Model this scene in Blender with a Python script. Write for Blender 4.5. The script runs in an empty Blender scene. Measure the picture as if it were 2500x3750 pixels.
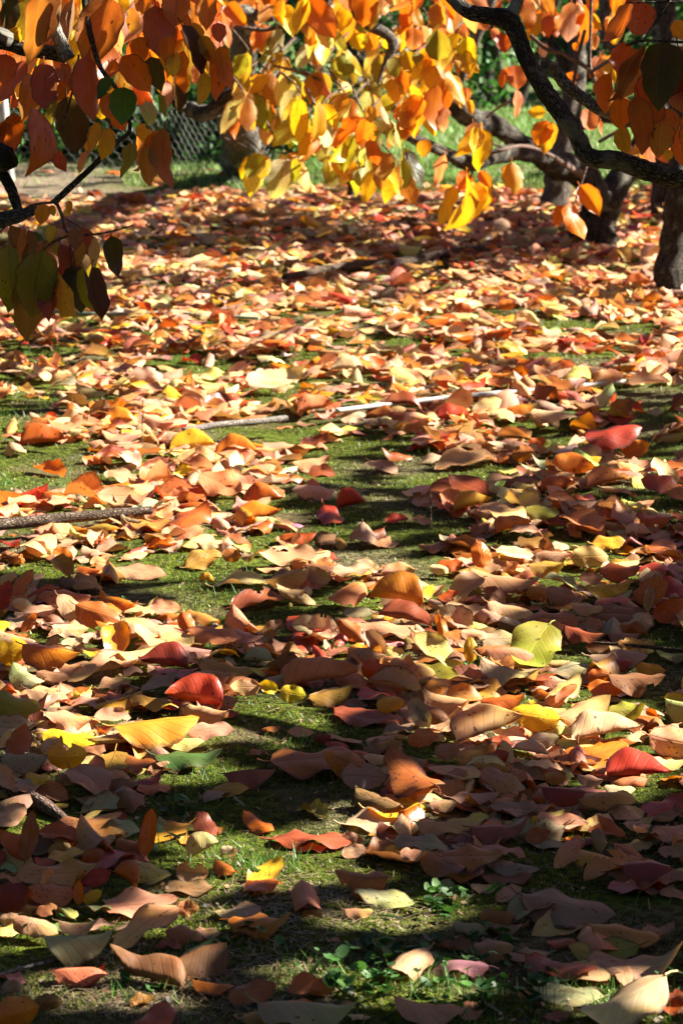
import bpy, math, random
import numpy as np
from mathutils import Vector
R = math.radians
rnd = random.Random(7); rng = np.random.default_rng(7)
sc = bpy.context.scene
# ---------------------------------------------------------------- camera
FPX, PW, PH, CH = 10000.0, 2500.0, 3750.0, 1.38
PITCH = R(12.27)
cd = bpy.data.cameras.new('camera'); cam = bpy.data.objects.new('camera', cd)
sc.collection.objects.link(cam); sc.camera = cam
cam.location = (0, 0, CH); cam.rotation_euler = (math.pi/2 - PITCH, 0, 0)
cd.sensor_fit = 'VERTICAL'; cd.sensor_height = 24.0; cd.sensor_width = 16.0; cd.lens = 24.0*FPX/PH
cd.clip_start = 0.1; cd.clip_end = 400
cd.dof.use_dof = True; cd.dof.focus_distance = 4.75; cd.dof.aperture_fstop = 7.6; cd.dof.aperture_blades = 7
# ---------------------------------------------------------------- world, sun, exposure
SUN_EL, SAZ = R(36), R(12)            # light comes from the right, slightly from behind the scene
SD = Vector((math.cos(SUN_EL)*math.cos(SAZ), math.cos(SUN_EL)*math.sin(SAZ), math.sin(SUN_EL)))
w = bpy.data.worlds.new('World'); sc.world = w; w.use_nodes = True
nt = w.node_tree; bg = nt.nodes['Background']; sky = nt.nodes.new('ShaderNodeTexSky')
sky.sky_type = 'NISHITA'; sky.sun_disc = False; sky.sun_elevation = SUN_EL; sky.sun_rotation = math.pi/2 - SAZ; sky.air_density = .3; sky.dust_density = .4
nt.links.new(sky.outputs[0], bg.inputs[0]); bg.inputs[1].default_value = 0.05
sl = bpy.data.lights.new('sun', 'SUN'); sl.energy = 5.0; sl.angle = R(0.53); sl.color = (1, .94, .83)
so = bpy.data.objects.new('sun', sl); sc.collection.objects.link(so)
so.rotation_euler = SD.to_track_quat('Z', 'Y').to_euler()
sc.view_settings.view_transform = 'Standard'; sc.view_settings.look = 'None'
sc.view_settings.exposure = 2.3; sc.view_settings.gamma = 1
sc.cycles.use_denoising = True
sc.cycles.max_bounces = 7; sc.cycles.transmission_bounces = 4; sc.cycles.diffuse_bounces = 4
# ---------------------------------------------------------------- picture <-> place
FW = np.array((0, math.cos(PITCH), -math.sin(PITCH))); UP = np.array((0, math.sin(PITCH), math.cos(PITCH))); RT = np.array((1., 0, 0))
CAM = np.array((0, 0, CH))
def ray(px, py): return FW*FPX + RT*(px-PW/2) - UP*(py-PH/2)
def G(px, py, z=0.0):
    d = ray(px, py); return CAM + d*((z-CH)/d[2])
def P(px, py, depth): return CAM + ray(px, py)*(depth/FPX)
def pix(p):
    v = np.asarray(p)-CAM; f = v @ FW
    return PW/2 + FPX*(v @ RT)/f, PH/2 - FPX*(v @ UP)/f
def terr(x, y):
    return .010*np.sin(1.9*x+.7*y)+.008*np.sin(4.1*y-1.3*x+1)+.005*np.sin(9*x+6*y)
# ---------------------------------------------------------------- helpers
def link(o): sc.collection.objects.link(o); return o
def tag(o, label=None, cat=None, group=None, kind=None):
    if label: o['label'] = label
    if cat: o['category'] = cat
    if group: o['group'] = group
    if kind: o['kind'] = kind
    return o
def empty(name, loc, label, cat, group=None):
    o = link(bpy.data.objects.new(name, None)); o.location = loc; o.empty_display_size = .1
    return tag(o, label, cat, group)
class MB:
    def __init__(s): s.v = []; s.f = []; s.c = []; s.u = []; s.n = 0
    def add(s, v, f, col=None, luv=None):
        f = np.asarray(f)+s.n; s.v.append(np.asarray(v, float)); s.f.append(f); n = len(v); s.n += n
        s.c.append(np.broadcast_to(np.array((.5, .5, .5, 0.) if col is None else col, float), (n, 4)))
        s.u.append(np.zeros((n, 3)) if luv is None else luv)
    def build(s, name, mat, parent=None, origin=None, smooth=True):
        me = bpy.data.meshes.new(name); V = np.concatenate(s.v)
        off = np.zeros(3) if origin is None else np.asarray(origin, float)
        V = V - off
        F = []
        loops = []; starts = []; k = 0
        for f in s.f:
            m = f.shape[1]; loops.append(f.reshape(-1)); starts.append(k+np.arange(len(f))*m); k += f.size
        loops = np.concatenate(loops); starts = np.concatenate(starts)
        me.vertices.add(len(V)); me.vertices.foreach_set('co', V.reshape(-1))
        me.loops.add(len(loops)); me.loops.foreach_set('vertex_index', loops.astype(np.int32))
        me.polygons.add(len(starts)); me.polygons.foreach_set('loop_start', starts.astype(np.int32))
        me.update(calc_edges=True)
        a = me.attributes.new('col', 'FLOAT_COLOR', 'POINT'); a.data.foreach_set('color', np.concatenate(s.c).reshape(-1))
        a = me.attributes.new('luv', 'FLOAT_VECTOR', 'POINT'); a.data.foreach_set('vector', np.concatenate(s.u).reshape(-1))
        if smooth: me.polygons.foreach_set('use_smooth', np.ones(len(starts), bool))
        me.materials.append(mat); me.validate()
        o = link(bpy.data.objects.new(name, me))
        if parent is not None:
            o.parent = parent; o.location = Vector(off) - parent.location
        else: o.location = off
        return o
def catmull(pts, rad, sub=5):
    pts = [np.asarray(p, float) for p in pts]; out = []; ro = []
    Q = [2*pts[0]-pts[1]]+pts+[2*pts[-1]-pts[-2]]
    for i in range(len(pts)-1):
        a, b, c, d = Q[i:i+4]
        for j in range(sub):
            t = j/sub
            out.append(.5*((2*b)+(-a+c)*t+(2*a-5*b+4*c-d)*t*t+(-a+3*b-3*c+d)*t**3)); ro.append(rad[i]*(1-t)+rad[i+1]*t)
    out.append(pts[-1]); ro.append(rad[-1]); return np.array(out), np.array(ro)
def tube(mb, pts, rad, seg=10, sub=5, knob=.12, col=None, flat=1.0):
    C, r = catmull(pts, rad, sub); n = len(C)
    T = np.gradient(C, axis=0); T /= np.linalg.norm(T, axis=1)[:, None]+1e-9
    ref = np.array((.13, .31, .94)) if abs(T[0][2]) < .85 else np.array((.97, .2, .1))
    V = []; U = []; ph = rng.uniform(0, 6, 8); L = 0
    for i in range(n):
        if i: L += np.linalg.norm(C[i]-C[i-1])
        a = np.cross(T[i], ref); a /= np.linalg.norm(a); b = np.cross(T[i], a)
        if i == 0: pa = a
        th = np.linspace(0, 2*np.pi, seg, endpoint=False)
        k = 1+knob*(np.sin(th*2+ph[0]+L*9)+.7*np.sin(th*3+ph[1]-L*17)+.6*np.sin(L*31+ph[2])+.5*np.sin(th+L*53+ph[3]))*.6 + rng.uniform(-knob, knob, seg)*.5
        V.append(C[i]+r[i]*k[:, None]*(np.cos(th)[:, None]*a+flat*np.sin(th)[:, None]*b))
        U.append(np.stack([np.full(seg, L), r[i]*np.cos(th), r[i]*np.sin(th)], 1)+ph[4])
    V = np.concatenate(V); U = np.concatenate(U)
    F = [(i*seg+j, i*seg+(j+1) % seg, (i+1)*seg+(j+1) % seg, (i+1)*seg+j) for i in range(n-1) for j in range(seg)]
    mb.add(V, F, col, U)
    for e in (0, n-1):
        b0 = e*seg; c = np.concatenate([V[b0:b0+seg], C[e][None]])
        q = [(j, (j+1) % seg, seg) if e else ((j+1) % seg, j, seg) for j in range(seg)]
        mb.add(c, q, col, np.concatenate([U[b0:b0+seg], U[b0][None]]))
    return C
# ---------------------------------------------------------------- materials
def newmat(name):
    m = bpy.data.materials.new(name); m.use_nodes = True; t = m.node_tree
    return m, t, t.nodes['Principled BSDF'], t.nodes['Material Output']
def N(t, kind, **kw):
    n = t.nodes.new(kind)
    for k, v in kw.items():
        if k.startswith('i_'):
            key = k[2:]; n.inputs[int(key) if key.isdigit() else key].default_value = v
        else: setattr(n, k, v)
    return n
def M(t, op, a, b=None, c=None, clamp=False):
    n = t.nodes.new('ShaderNodeMath'); n.operation = op; n.use_clamp = clamp
    for i, x in enumerate((a, b, c)):
        if x is None: continue
        if isinstance(x, (int, float)): n.inputs[i].default_value = x
        else: t.links.new(x, n.inputs[i])
    return n.outputs[0]
def MIX(t, f, a, b, mode='MIX'):
    n = t.nodes.new('ShaderNodeMix'); n.data_type = 'RGBA'; n.blend_type = mode
    for s, x in ((0, f), (6, a), (7, b)):
        if isinstance(x, (int, float)): n.inputs[s].default_value = x
        elif isinstance(x, tuple): n.inputs[s].default_value = x
        else: t.links.new(x, n.inputs[s])
    return n.outputs[2]
def RAMP(t, f, lo, hi):
    n = t.nodes.new('ShaderNodeMapRange'); n.interpolation_type = 'SMOOTHSTEP'
    t.links.new(f, n.inputs[0]); n.inputs[1].default_value = lo; n.inputs[2].default_value = hi
    return n.outputs[0]
def leaf_mat(name, trans, spot=.6):
    m, t, b, out = newmat(name)
    ca = N(t, 'ShaderNodeAttribute', attribute_name='col'); ua = N(t, 'ShaderNodeAttribute', attribute_name='luv')
    sp = t.nodes.new('ShaderNodeSeparateXYZ'); t.links.new(ua.outputs['Vector'], sp.inputs[0])
    T, S, seed = sp.outputs
    aS = M(t, 'ABSOLUTE', S)
    sv = M(t, 'FRACT', M(t, 'SUBTRACT', M(t, 'MULTIPLY', T, 6.5), M(t, 'MULTIPLY', M(t, 'POWER', aS, .8), 2.4)))
    sv = M(t, 'ABSOLUTE', M(t, 'SUBTRACT', sv, .5))
    svm = M(t, 'SUBTRACT', 1.0, RAMP(t, sv, .0, .13)); mid = M(t, 'SUBTRACT', 1.0, RAMP(t, aS, .01, .075))
    vein = M(t, 'MAXIMUM', M(t, 'MULTIPLY', svm, .6), mid)
    cmb = t.nodes.new('ShaderNodeCombineXYZ'); t.links.new(T, cmb.inputs[0]); t.links.new(M(t, 'MULTIPLY', S, .45), cmb.inputs[1]); t.links.new(M(t, 'MULTIPLY', seed, 37.0), cmb.inputs[2])
    n1 = N(t, 'ShaderNodeTexNoise', i_Scale=2.6, i_Detail=4.0); t.links.new(cmb.outputs[0], n1.inputs['Vector'])
    n2 = N(t, 'ShaderNodeTexNoise', i_Scale=14.0, i_Detail=3.0); t.links.new(cmb.outputs[0], n2.inputs['Vector'])
    vo = N(t, 'ShaderNodeTexVoronoi', i_Scale=9.0); t.links.new(cmb.outputs[0], vo.inputs['Vector'])
    base = ca.outputs['Color']
    warm = MIX(t, 1.0, base, (1.05, .76, .6, 1), 'MULTIPLY')
    c = MIX(t, M(t, 'MULTIPLY', RAMP(t, n1.outputs[0], .45, .72), .75), base, warm)
    pale = MIX(t, 1.0, base, (1.12, 1.2, 1.15, 1), 'MULTIPLY')
    c = MIX(t, M(t, 'MULTIPLY', RAMP(t, n1.outputs[0], .52, .30), .6), c, pale)
    c = MIX(t, M(t, 'MULTIPLY', M(t, 'SUBTRACT', n2.outputs[0], .42), .9, clamp=True), c, MIX(t, 1.0, c, (.78, .68, .6, 1), 'MULTIPLY'))
    veinc = MIX(t, RAMP(t, seed, .35, .6), MIX(t, 1.0, c, (.62, .52, .46, 1), 'MULTIPLY'), MIX(t, 1.0, c, (1.3, 1.45, 1.3, 1), 'MULTIPLY'))
    c = MIX(t, M(t, 'MULTIPLY', vein, .62), c, veinc)
    two = M(t, 'MULTIPLY', M(t, 'GREATER_THAN', M(t, 'FRACT', M(t, 'MULTIPLY', seed, 13.0)), .55), RAMP(t, M(t, 'ADD', M(t, 'MULTIPLY', T, .5), n1.outputs[0]), .62, .95))
    c = MIX(t, M(t, 'MULTIPLY', two, .8), c, MIX(t, 1.0, c, (1.1, 1.45, .9, 1), 'MULTIPLY'))
    rim = M(t, 'MULTIPLY', RAMP(t, M(t, 'ADD', aS, M(t, 'MULTIPLY', n2.outputs[0], .35)), 1.0, 1.15), M(t, 'GREATER_THAN', M(t, 'FRACT', M(t, 'MULTIPLY', seed, 5.0)), .45))
    c = MIX(t, M(t, 'MULTIPLY', rim, .75), c, (.10, .045, .02, 1))
    sm = M(t, 'MULTIPLY', M(t, 'LESS_THAN', vo.outputs['Distance'], .2), RAMP(t, n1.outputs[0], .47, .54))
    sm = M(t, 'MULTIPLY', sm, M(t, 'GREATER_THAN', M(t, 'FRACT', M(t, 'MULTIPLY', seed, 7.0)), 1-spot))
    c = MIX(t, M(t, 'MULTIPLY', sm, .85), c, (.045, .02, .01, 1))
    geo = t.nodes.new('ShaderNodeNewGeometry')
    back = MIX(t, .5, c, (.54, .31, .14, 1))
    c2 = MIX(t, geo.outputs['Backfacing'], c, back)
    t.links.new(c2, b.inputs['Base Color'])
    gl = M(t, 'MULTIPLY', ca.outputs['Alpha'], M(t, 'SUBTRACT', 1.0, M(t, 'MULTIPLY', geo.outputs['Backfacing'], .7)))
    t.links.new(M(t, 'SUBTRACT', .66, M(t, 'MULTIPLY', gl, .34)), b.inputs['Roughness'])
    t.links.new(M(t, 'ADD', .25, M(t, 'MULTIPLY', gl, .35)), b.inputs['Specular IOR Level'])
    bm = N(t, 'ShaderNodeBump', i_Strength=.35, i_Distance=.0011)
    hh = M(t, 'ADD', M(t, 'MULTIPLY', vein, -1.0), M(t, 'MULTIPLY', n2.outputs[0], .9)); t.links.new(hh, bm.inputs['Height'])
    t.links.new(bm.outputs[0], b.inputs['Normal'])
    tr = t.nodes.new('ShaderNodeBsdfTranslucent'); t.links.new(MIX(t, 1.0, c, (1.25, .95, .55, 1), 'MULTIPLY'), tr.inputs[0])
    mx = t.nodes.new('ShaderNodeMixShader'); mx.inputs[0].default_value = trans
    t.links.new(b.outputs[0], mx.inputs[1]); t.links.new(tr.outputs[0], mx.inputs[2]); t.links.new(mx.outputs[0], out.inputs[0])
    return m
MLEAF = leaf_mat('fallen_leaf', .25, .75); MHANG = leaf_mat('hanging_leaf', .5, .5)
def blade_mat(name, tr_f=.3):
    m, t, b, out = newmat(name)
    ca = N(t, 'ShaderNodeAttribute', attribute_name='col'); t.links.new(ca.outputs['Color'], b.inputs['Base Color'])
    b.inputs['Roughness'].default_value = .55
    tr = t.nodes.new('ShaderNodeBsdfTranslucent'); t.links.new(ca.outputs['Color'], tr.inputs[0])
    mx = t.nodes.new('ShaderNodeMixShader'); mx.inputs[0].default_value = tr_f
    t.links.new(b.outputs[0], mx.inputs[1]); t.links.new(tr.outputs[0], mx.inputs[2]); t.links.new(mx.outputs[0], out.inputs[0])
    return m
MGRASS = blade_mat('grass')
def bark_mat(name, dark, light, lichen=.25):
    m, t, b, out = newmat(name)
    ua = N(t, 'ShaderNodeAttribute', attribute_name='luv')
    mp = N(t, 'ShaderNodeMapping', vector_type='POINT'); mp.inputs['Scale'].default_value = (.35, 1, 1); t.links.new(ua.outputs['Vector'], mp.inputs[0])
    vo = N(t, 'ShaderNodeTexVoronoi', i_Scale=230.0, feature='DISTANCE_TO_EDGE'); t.links.new(mp.outputs[0], vo.inputs['Vector'])
    n1 = N(t, 'ShaderNodeTexNoise', i_Scale=60.0, i_Detail=6.0); t.links.new(mp.outputs[0], n1.inputs['Vector'])
    n2 = N(t, 'ShaderNodeTexNoise', i_Scale=14.0, i_Detail=3.0); t.links.new(ua.outputs['Vector'], n2.inputs['Vector'])
    f = M(t, 'MULTIPLY', RAMP(t, vo.outputs[0], .0, .25), RAMP(t, n1.outputs[0], .3, .65))
    c = MIX(t, f, dark+(1,), light+(1,))
    c = MIX(t, M(t, 'MULTIPLY', RAMP(t, n2.outputs[0], .56, .66), lichen), c, (.42, .42, .34, 1))
    t.links.new(c, b.inputs['Base Color']); b.inputs['Roughness'].default_value = .9; b.inputs['Specular IOR Level'].default_value = .15
    bm = N(t, 'ShaderNodeBump', i_Strength=.9, i_Distance=.005); t.links.new(M(t, 'ADD', f, n1.outputs[0]), bm.inputs['Height']); t.links.new(bm.outputs[0], b.inputs['Normal'])
    return m
MBARK = bark_mat('bark', (.018, .014, .011), (.15, .128, .10)); MBARKP = bark_mat('pale_bark', (.05, .04, .03), (.27, .24, .195), .5)
MTWIG = bark_mat('twig_bark', (.10, .06, .045), (.28, .19, .15), .1)
MGREY = bark_mat('grey_wood', (.16, .14, .12), (.42, .38, .33), .2); MDARKW = bark_mat('weathered_wood', (.05, .035, .025), (.24, .17, .12), .1)
def plain(name, col, rough=.6, noise=.25, scale=30.):
    m, t, b, out = newmat(name)
    tc = t.nodes.new('ShaderNodeTexCoord'); n1 = N(t, 'ShaderNodeTexNoise', i_Scale=scale, i_Detail=5.0); t.links.new(tc.outputs['Object'], n1.inputs['Vector'])
    c = MIX(t, M(t, 'MULTIPLY', RAMP(t, n1.outputs[0], .45, .7), noise*2, clamp=True), col+(1,), tuple(x*.45 for x in col)+(1,))
    t.links.new(c, b.inputs['Base Color']); b.inputs['Roughness'].default_value = rough
    return m
MWHITE = plain('white_paint', (.48, .46, .42), .5, .6); MPGREEN = plain('green_cane', (.27, .34, .24), .5, .3); MWIRE = plain('wire', (.17, .165, .145), .5, .2)
# ---------------------------------------------------------------- masks in the ground (from what the photo shows on it)
REG = {3: (0, 1000, 1.2544), 4: (1250, 1000, 1.2544), 5: (0, 2000, 1.2544), 6: (1250, 2000, 1.2544), 7: (0, 2850, 1.2544), 8: (1250, 2850, 1.2544),
       11: (0, 0, 2.24), 12: (600, 0, 2.24), 13: (1200, 0, 2.24), 14: (1800, 0, 2.24), 15: (0, 600, 2.24), 17: (1400, 450, 1.4255)}
def rp(r, x, y): a, b, s = REG[r]; return a+x/s, b+y/s
MOSS = """3 350 250 120 35;3 900 440 180 90;3 1250 590 170 50;3 30 360 60 40;3 100 650 190 60;3 80 900 270 110;3 400 960 250 100;3 300 830 150 60;3 1460 890 130 90;3 1400 1130 220 90
4 200 200 150 25;4 830 230 110 40;4 400 260 100 20;4 160 820 260 90;4 450 930 380 90;4 130 1060 210 130;4 420 1180 220 70;4 1400 590 190 40;4 1450 700 130 50;4 1430 860 150 60;4 500 390 60 20
5 880 140 360 110;5 150 140 150 50;5 480 225 150 35;5 1180 330 170 60;5 960 450 70 60;5 1400 800 350 140;5 1200 1010 380 160;5 400 620 60 30;5 1050 240 300 60;5 620 620 60 30;5 1480 250 100 60
6 250 50 250 50;6 80 260 110 40;6 430 150 160 50;6 950 140 100 30;6 1480 420 120 70;6 1480 640 110 120;6 80 850 120 80;6 60 470 70 60;6 1450 1090 150 50;6 1200 480 60 40""".replace('\n', ';')
MOSS = [tuple(map(float, s.split())) for s in MOSS.split(';')]
MOSS = [rp(int(r), x, y)+(a/1.2544, b/1.2544) for r, x, y, a, b in MOSS]
LEAFY = [(150, 3060, 260, 190), (1850, 2960, 480, 110), (250, 3290, 260, 120), (1750, 3060, 400, 90), (2350, 3130, 200, 150), (150, 2900, 300, 90)]
def ellm(px, py, lst, m):
    g = G(px, py); dd = float((g-CAM) @ FW); s_ = m*FPX/dd; e = CH/np.linalg.norm(g-CAM)
    return any(math.hypot((px-cx)/(a+s_), (py-cy)/(b+s_*e)) < 1 for cx, cy, a, b in lst)
def ell(px, py, lst):
    best = 9.
    for cx, cy, a, b in lst: best = min(best, math.hypot((px-cx)/a, (py-cy)/b))
    return best
def vn(x, y, s=1.0, k=0):      # cheap smooth noise 0..1
    x = x*s+k*13.7; y = y*s+k*7.3
    return .5+.25*math.sin(2.1*x+1.3*math.sin(1.7*y+k))+.25*math.sin(2.7*y+1.9*math.sin(1.3*x+2*k))
def cover(x, y):               # chance that a ground spot is under leaves
    px, py = pix((x, y, 0))
    edge = 735 - 45*min(max((px-300)/1200, 0), 1) + 22*vn(x, y, 3, 2)
    if py < edge: return .012 if py > edge-120 else .003
    if px < -60 or px > 2560: return .8 if vn(x, y, 1.6, 1) < .6 else .15
    if py > 2850: return .72 if ell(px, py, LEAFY) < 1 else .08
    e = ell(px, py, MOSS)
    if e < 1: return .03 if py > 1500 else .10
    if py > 2000: return .72
    if py < 1150: return .95
    return .93 if vn(x, y, 3.4, 4) < .64 else .16
# ---------------------------------------------------------------- ground
def ground():
    m, t, b, out = newmat('mossy_ground')
    ca = N(t, 'ShaderNodeAttribute', attribute_name='col'); geo = t.nodes.new('ShaderNodeNewGeometry')
    n1 = N(t, 'ShaderNodeTexNoise', i_Scale=5.0, i_Detail=6.0); n2 = N(t, 'ShaderNodeTexNoise', i_Scale=60.0, i_Detail=6.0); n3 = N(t, 'ShaderNodeTexNoise', i_Scale=260.0, i_Detail=3.0)
    for n in (n1, n2, n3): t.links.new(geo.outputs['Position'], n.inputs['Vector'])
    c = MIX(t, RAMP(t, n2.outputs[0], .35, .65), MIX(t, 1.0, ca.outputs['Color'], (.3, .3, .3, 1), 'MULTIPLY'), ca.outputs['Color'])
    c = MIX(t, M(t, 'MULTIPLY', RAMP(t, n1.outputs[0], .56, .68), .7), c, (.11, .075, .045, 1))
    c = MIX(t, RAMP(t, n3.outputs[0], .62, .72), c, (.20, .19, .08, 1))
    t.links.new(c, b.inputs['Base Color']); b.inputs['Roughness'].default_value = .95; b.inputs['Specular IOR Level'].default_value = .1
    bm = N(t, 'ShaderNodeBump', i_Strength=1.0, i_Distance=.012); t.links.new(M(t, 'ADD', n2.outputs[0], M(t, 'MULTIPLY', n3.outputs[0], .6)), bm.inputs['Height']); t.links.new(bm.outputs[0], b.inputs['Normal'])
    xs = np.concatenate([[-120, -60, -30, -15, -8], np.arange(-5, 5.01, .07), [8, 15, 30, 60, 120]])
    ys = np.concatenate([[-40, -10, 0, 1.5], np.arange(2.5, 24, .08), [27, 32, 40, 60, 100, 200]])
    X, Y = np.meshgrid(xs, ys); Z = terr(X, Y)
    C = np.zeros(X.shape+(4,)); C[..., 3] = 0
    for i in range(X.shape[0]):
        for j in range(X.shape[1]):
            x, y = X[i, j], Y[i, j]; px, py = pix((x, y, 0)) if y > 1 else (0, 5000)
            mo = np.array((.085, .115, .008)); lawn = np.array((.12, .22, .045)); soil = np.array((.17, .125, .08)); path = np.array((.30, .235, .16))
            if y > 15.0: c = lawn*(.8+.5*vn(x, y, 2, 3))
            else: c = mo*(.7+.6*vn(x, y, 5, 5))
            s = min(max((vn(x, y, 4, 7)-.6)*4, 0), .7)
            if py > 3550: s = max(s, .85-abs(px-500)/900)
            if 13.3 < y < 16.2:
                q = min(max((330-px)/250+.75+(vn(x, y, 3, 8)-.5), 0), 1)*min(1, (16.2-y)/.5); c = c*(1-q)+path*q; s *= 1-q
            C[i, j, :3] = c*(1-s)+soil*s
    mb = MB(); nx = len(xs); ny = len(ys)
    idx = np.arange(nx*ny).reshape(ny, nx)
    F = np.stack([idx[:-1, :-1], idx[:-1, 1:], idx[1:, 1:], idx[1:, :-1]], -1).reshape(-1, 4)
    mb.v.append(np.stack([X, Y, Z], -1).reshape(-1, 3)); mb.f.append(F); mb.c.append(C.reshape(-1, 4)); mb.u.append(np.zeros((nx*ny, 3))); mb.n = nx*ny
    o = mb.build('ground', m); o['kind'] = 'structure'
ground()
# ---------------------------------------------------------------- leaves
PAL = dict(limey=(.37, .33, .028), tan=(.55, .31, .17), pinktan=(.52, .265, .15), mauve=(.37, .20, .12), cream=(.64, .43, .25), paleyellow=(.62, .46, .15), yellow=(.66, .43, .015),
  gold=(.60, .30, .018), ochre=(.42, .20, .035), orange=(.56, .16, .010), deeporange=(.44, .09, .008), red=(.42, .045, .018), darkred=(.22, .028, .014),
  salmon=(.54, .19, .075), peach=(.60, .29, .145), brown=(.23, .105, .045), redbrown=(.28, .065, .025), rust=(.36, .115, .02), olive=(.25, .235, .025),
  palegreen=(.40, .39, .20), green=(.055, .12, .02), taupe=(.35, .25, .155), darkolive=(.06, .05, .012), darkbrown=(.07, .03, .014), bronze=(.30, .15, .07))
GLOSS = dict(yellow=.7, gold=.7, orange=.9, deeporange=.9, red=.9, darkred=.8, rust=.7, olive=.5, green=.8, redbrown=.8, ochre=.5, darkolive=.8, darkbrown=.7, bronze=1)
WORD = dict(limey='yellow green', tan='tan', pinktan='pinkish tan', mauve='mauve', cream='cream', paleyellow='pale yellow', yellow='bright yellow', gold='golden', ochre='ochre', orange='orange',
  deeporange='deep orange', red='red', darkred='dark red', salmon='salmon', peach='peach', brown='brown', redbrown='reddish brown', rust='rust orange', olive='olive yellow',
  palegreen='pale green', green='dark green', taupe='greyish taupe', darkolive='dark olive', darkbrown='dark brown', bronze='bronze')
def leafgeo(L, W, cc, cl, nl=11, nw=3, rip=.03, petiole=True, seed=None, fold=0, crum=0, tear=0, dome=0, pt=0):
    t = np.linspace(0, 1, nl+1); prof = (t+.004)**.5*(1-t)**(.62+.14*pt); prof /= prof.max(); prof[-1] = .0; prof[0] = .03
    prof = prof*(1-(.38+.14*pt)*np.clip((t-.78)/.22, 0, 1)**1.2)
    s = np.linspace(-1, 1, 2*nw+1); Tt, Ss = np.meshgrid(t, s, indexing='ij')
    ph = rng.uniform(0, 6.28, 6); hw = W/2*prof[:, None]
    a = cc*1.7*np.clip(prof[:, None], .3, 1)+1e-4
    y = np.sin(a*Ss)/a*hw*(1+abs(cc)*.12); z = -(1-np.cos(a*Ss))/a*hw
    z = z + .10*np.abs(Ss)*hw*(1 if cc < .25 else -.6)
    z = z - cl*L*.55*((Tt-.45)**2)
    z = z + rip*L*(np.sin(Tt*9+ph[0])*Ss+.8*np.sin(Tt*13+ph[1]+Ss*2))*np.abs(Ss)**1.4*prof[:, None]
    y = y + .035*L*np.sin(Tt*3+ph[2])
    y = y*(1+.05*np.sin(Tt*21+ph[3])*np.abs(Ss))
    tw = (Tt-.5)*rng.normal(0, .22); y, z = y*np.cos(tw)-z*np.sin(tw), y*np.sin(tw)+z*np.cos(tw)
    if dome:
        up = (Ss*dome) > 0; q = np.abs(Ss); pr_ = prof[:, None]*W/2
        y = np.where(up, dome*pr_*1.85*np.sin(q*1.35)/np.sin(1.35), dome*pr_*.75*q)
        z = np.where(up, pr_*(.42*np.sin(q*2.75)-.2*q), -pr_*.45*q)-cl*L*.2*((Tt-.5)**2)+.045*L*np.sin(Tt*8+ph[0]+Ss*2)*q+.02*L*np.sin(Tt*17+ph[1])*q; fold = 0
    z = z + fold*np.abs(Ss)*hw + crum*L*(np.sin(Tt*19+ph[4]+Ss*5)*np.cos(Ss*7+ph[5]+Tt*4))
    curl = rng.normal(.12, .5); z = z+curl*L*np.clip(Tt-.7, 0, 1)**2*2.2
    x = (Tt-.5)*L
    V = np.stack([x, y, z], -1).reshape(-1, 3); m = 2*nw+1
    idx = np.arange((nl+1)*m).reshape(nl+1, m)
    F = np.stack([idx[:-1, :-1], idx[1:, :-1], idx[1:, 1:], idx[:-1, 1:]], -1).reshape(-1, 4)
    for _ in range(tear):
        tc, sc2, ra = rng.uniform(.15, .9), rng.choice([-1, 1])*rng.uniform(.75, 1.05), rng.uniform(.06, .13)
        tm = (Tt[:-1, :-1]+Tt[1:, 1:]).reshape(-1)/2; sm_ = (Ss[:-1, :-1]+Ss[1:, 1:]).reshape(-1)/2
        F = F[((tm[:len(F)]-tc)/ra)**2+((sm_[:len(F)]-sc2)/(ra*3.2))**2 > 1] if len(F) == len(tm) else F
    sd = rng.uniform() if seed is None else seed
    U = np.stack([Tt, Ss, np.full(Tt.shape, sd)], -1).reshape(-1, 3)
    if petiole:
        b0 = V[nw]; ln = L*.13; r = L*.011; k = rng.uniform(-.6, 1.0)
        pts = [b0+np.array((.01*L, 0, 0)), b0+np.array((-ln*.5, 0, ln*.2*k)), b0+np.array((-ln, ln*.1, ln*.75*k))]
        pv = []
        for p in pts: pv += [p+np.array((0, r, 0)), p+np.array((0, -r, 0)), p+np.array((0, 0, r*1.6))]
        n0 = len(V); V = np.concatenate([V, np.array(pv)]); U = np.concatenate([U, np.tile((.5, .25, sd), (9, 1))])
        F = np.concatenate([F, np.array([(n0+3*i+j, n0+3*i+(j+1) % 3, n0+3*i+3+(j+1) % 3, n0+3*i+3+j) for i in range(2) for j in range(3)])])
    return V, F, U
def colour(cn, jit=.08):
    c = np.array(PAL[cn])*(1+rng.normal(0, jit, 3)*np.array((.7, 1, 1)))*(1+rng.normal(0, jit))
    return np.append(np.clip(c, .004, .7), GLOSS.get(cn, .12)*rng.uniform(.6, 1))
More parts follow.
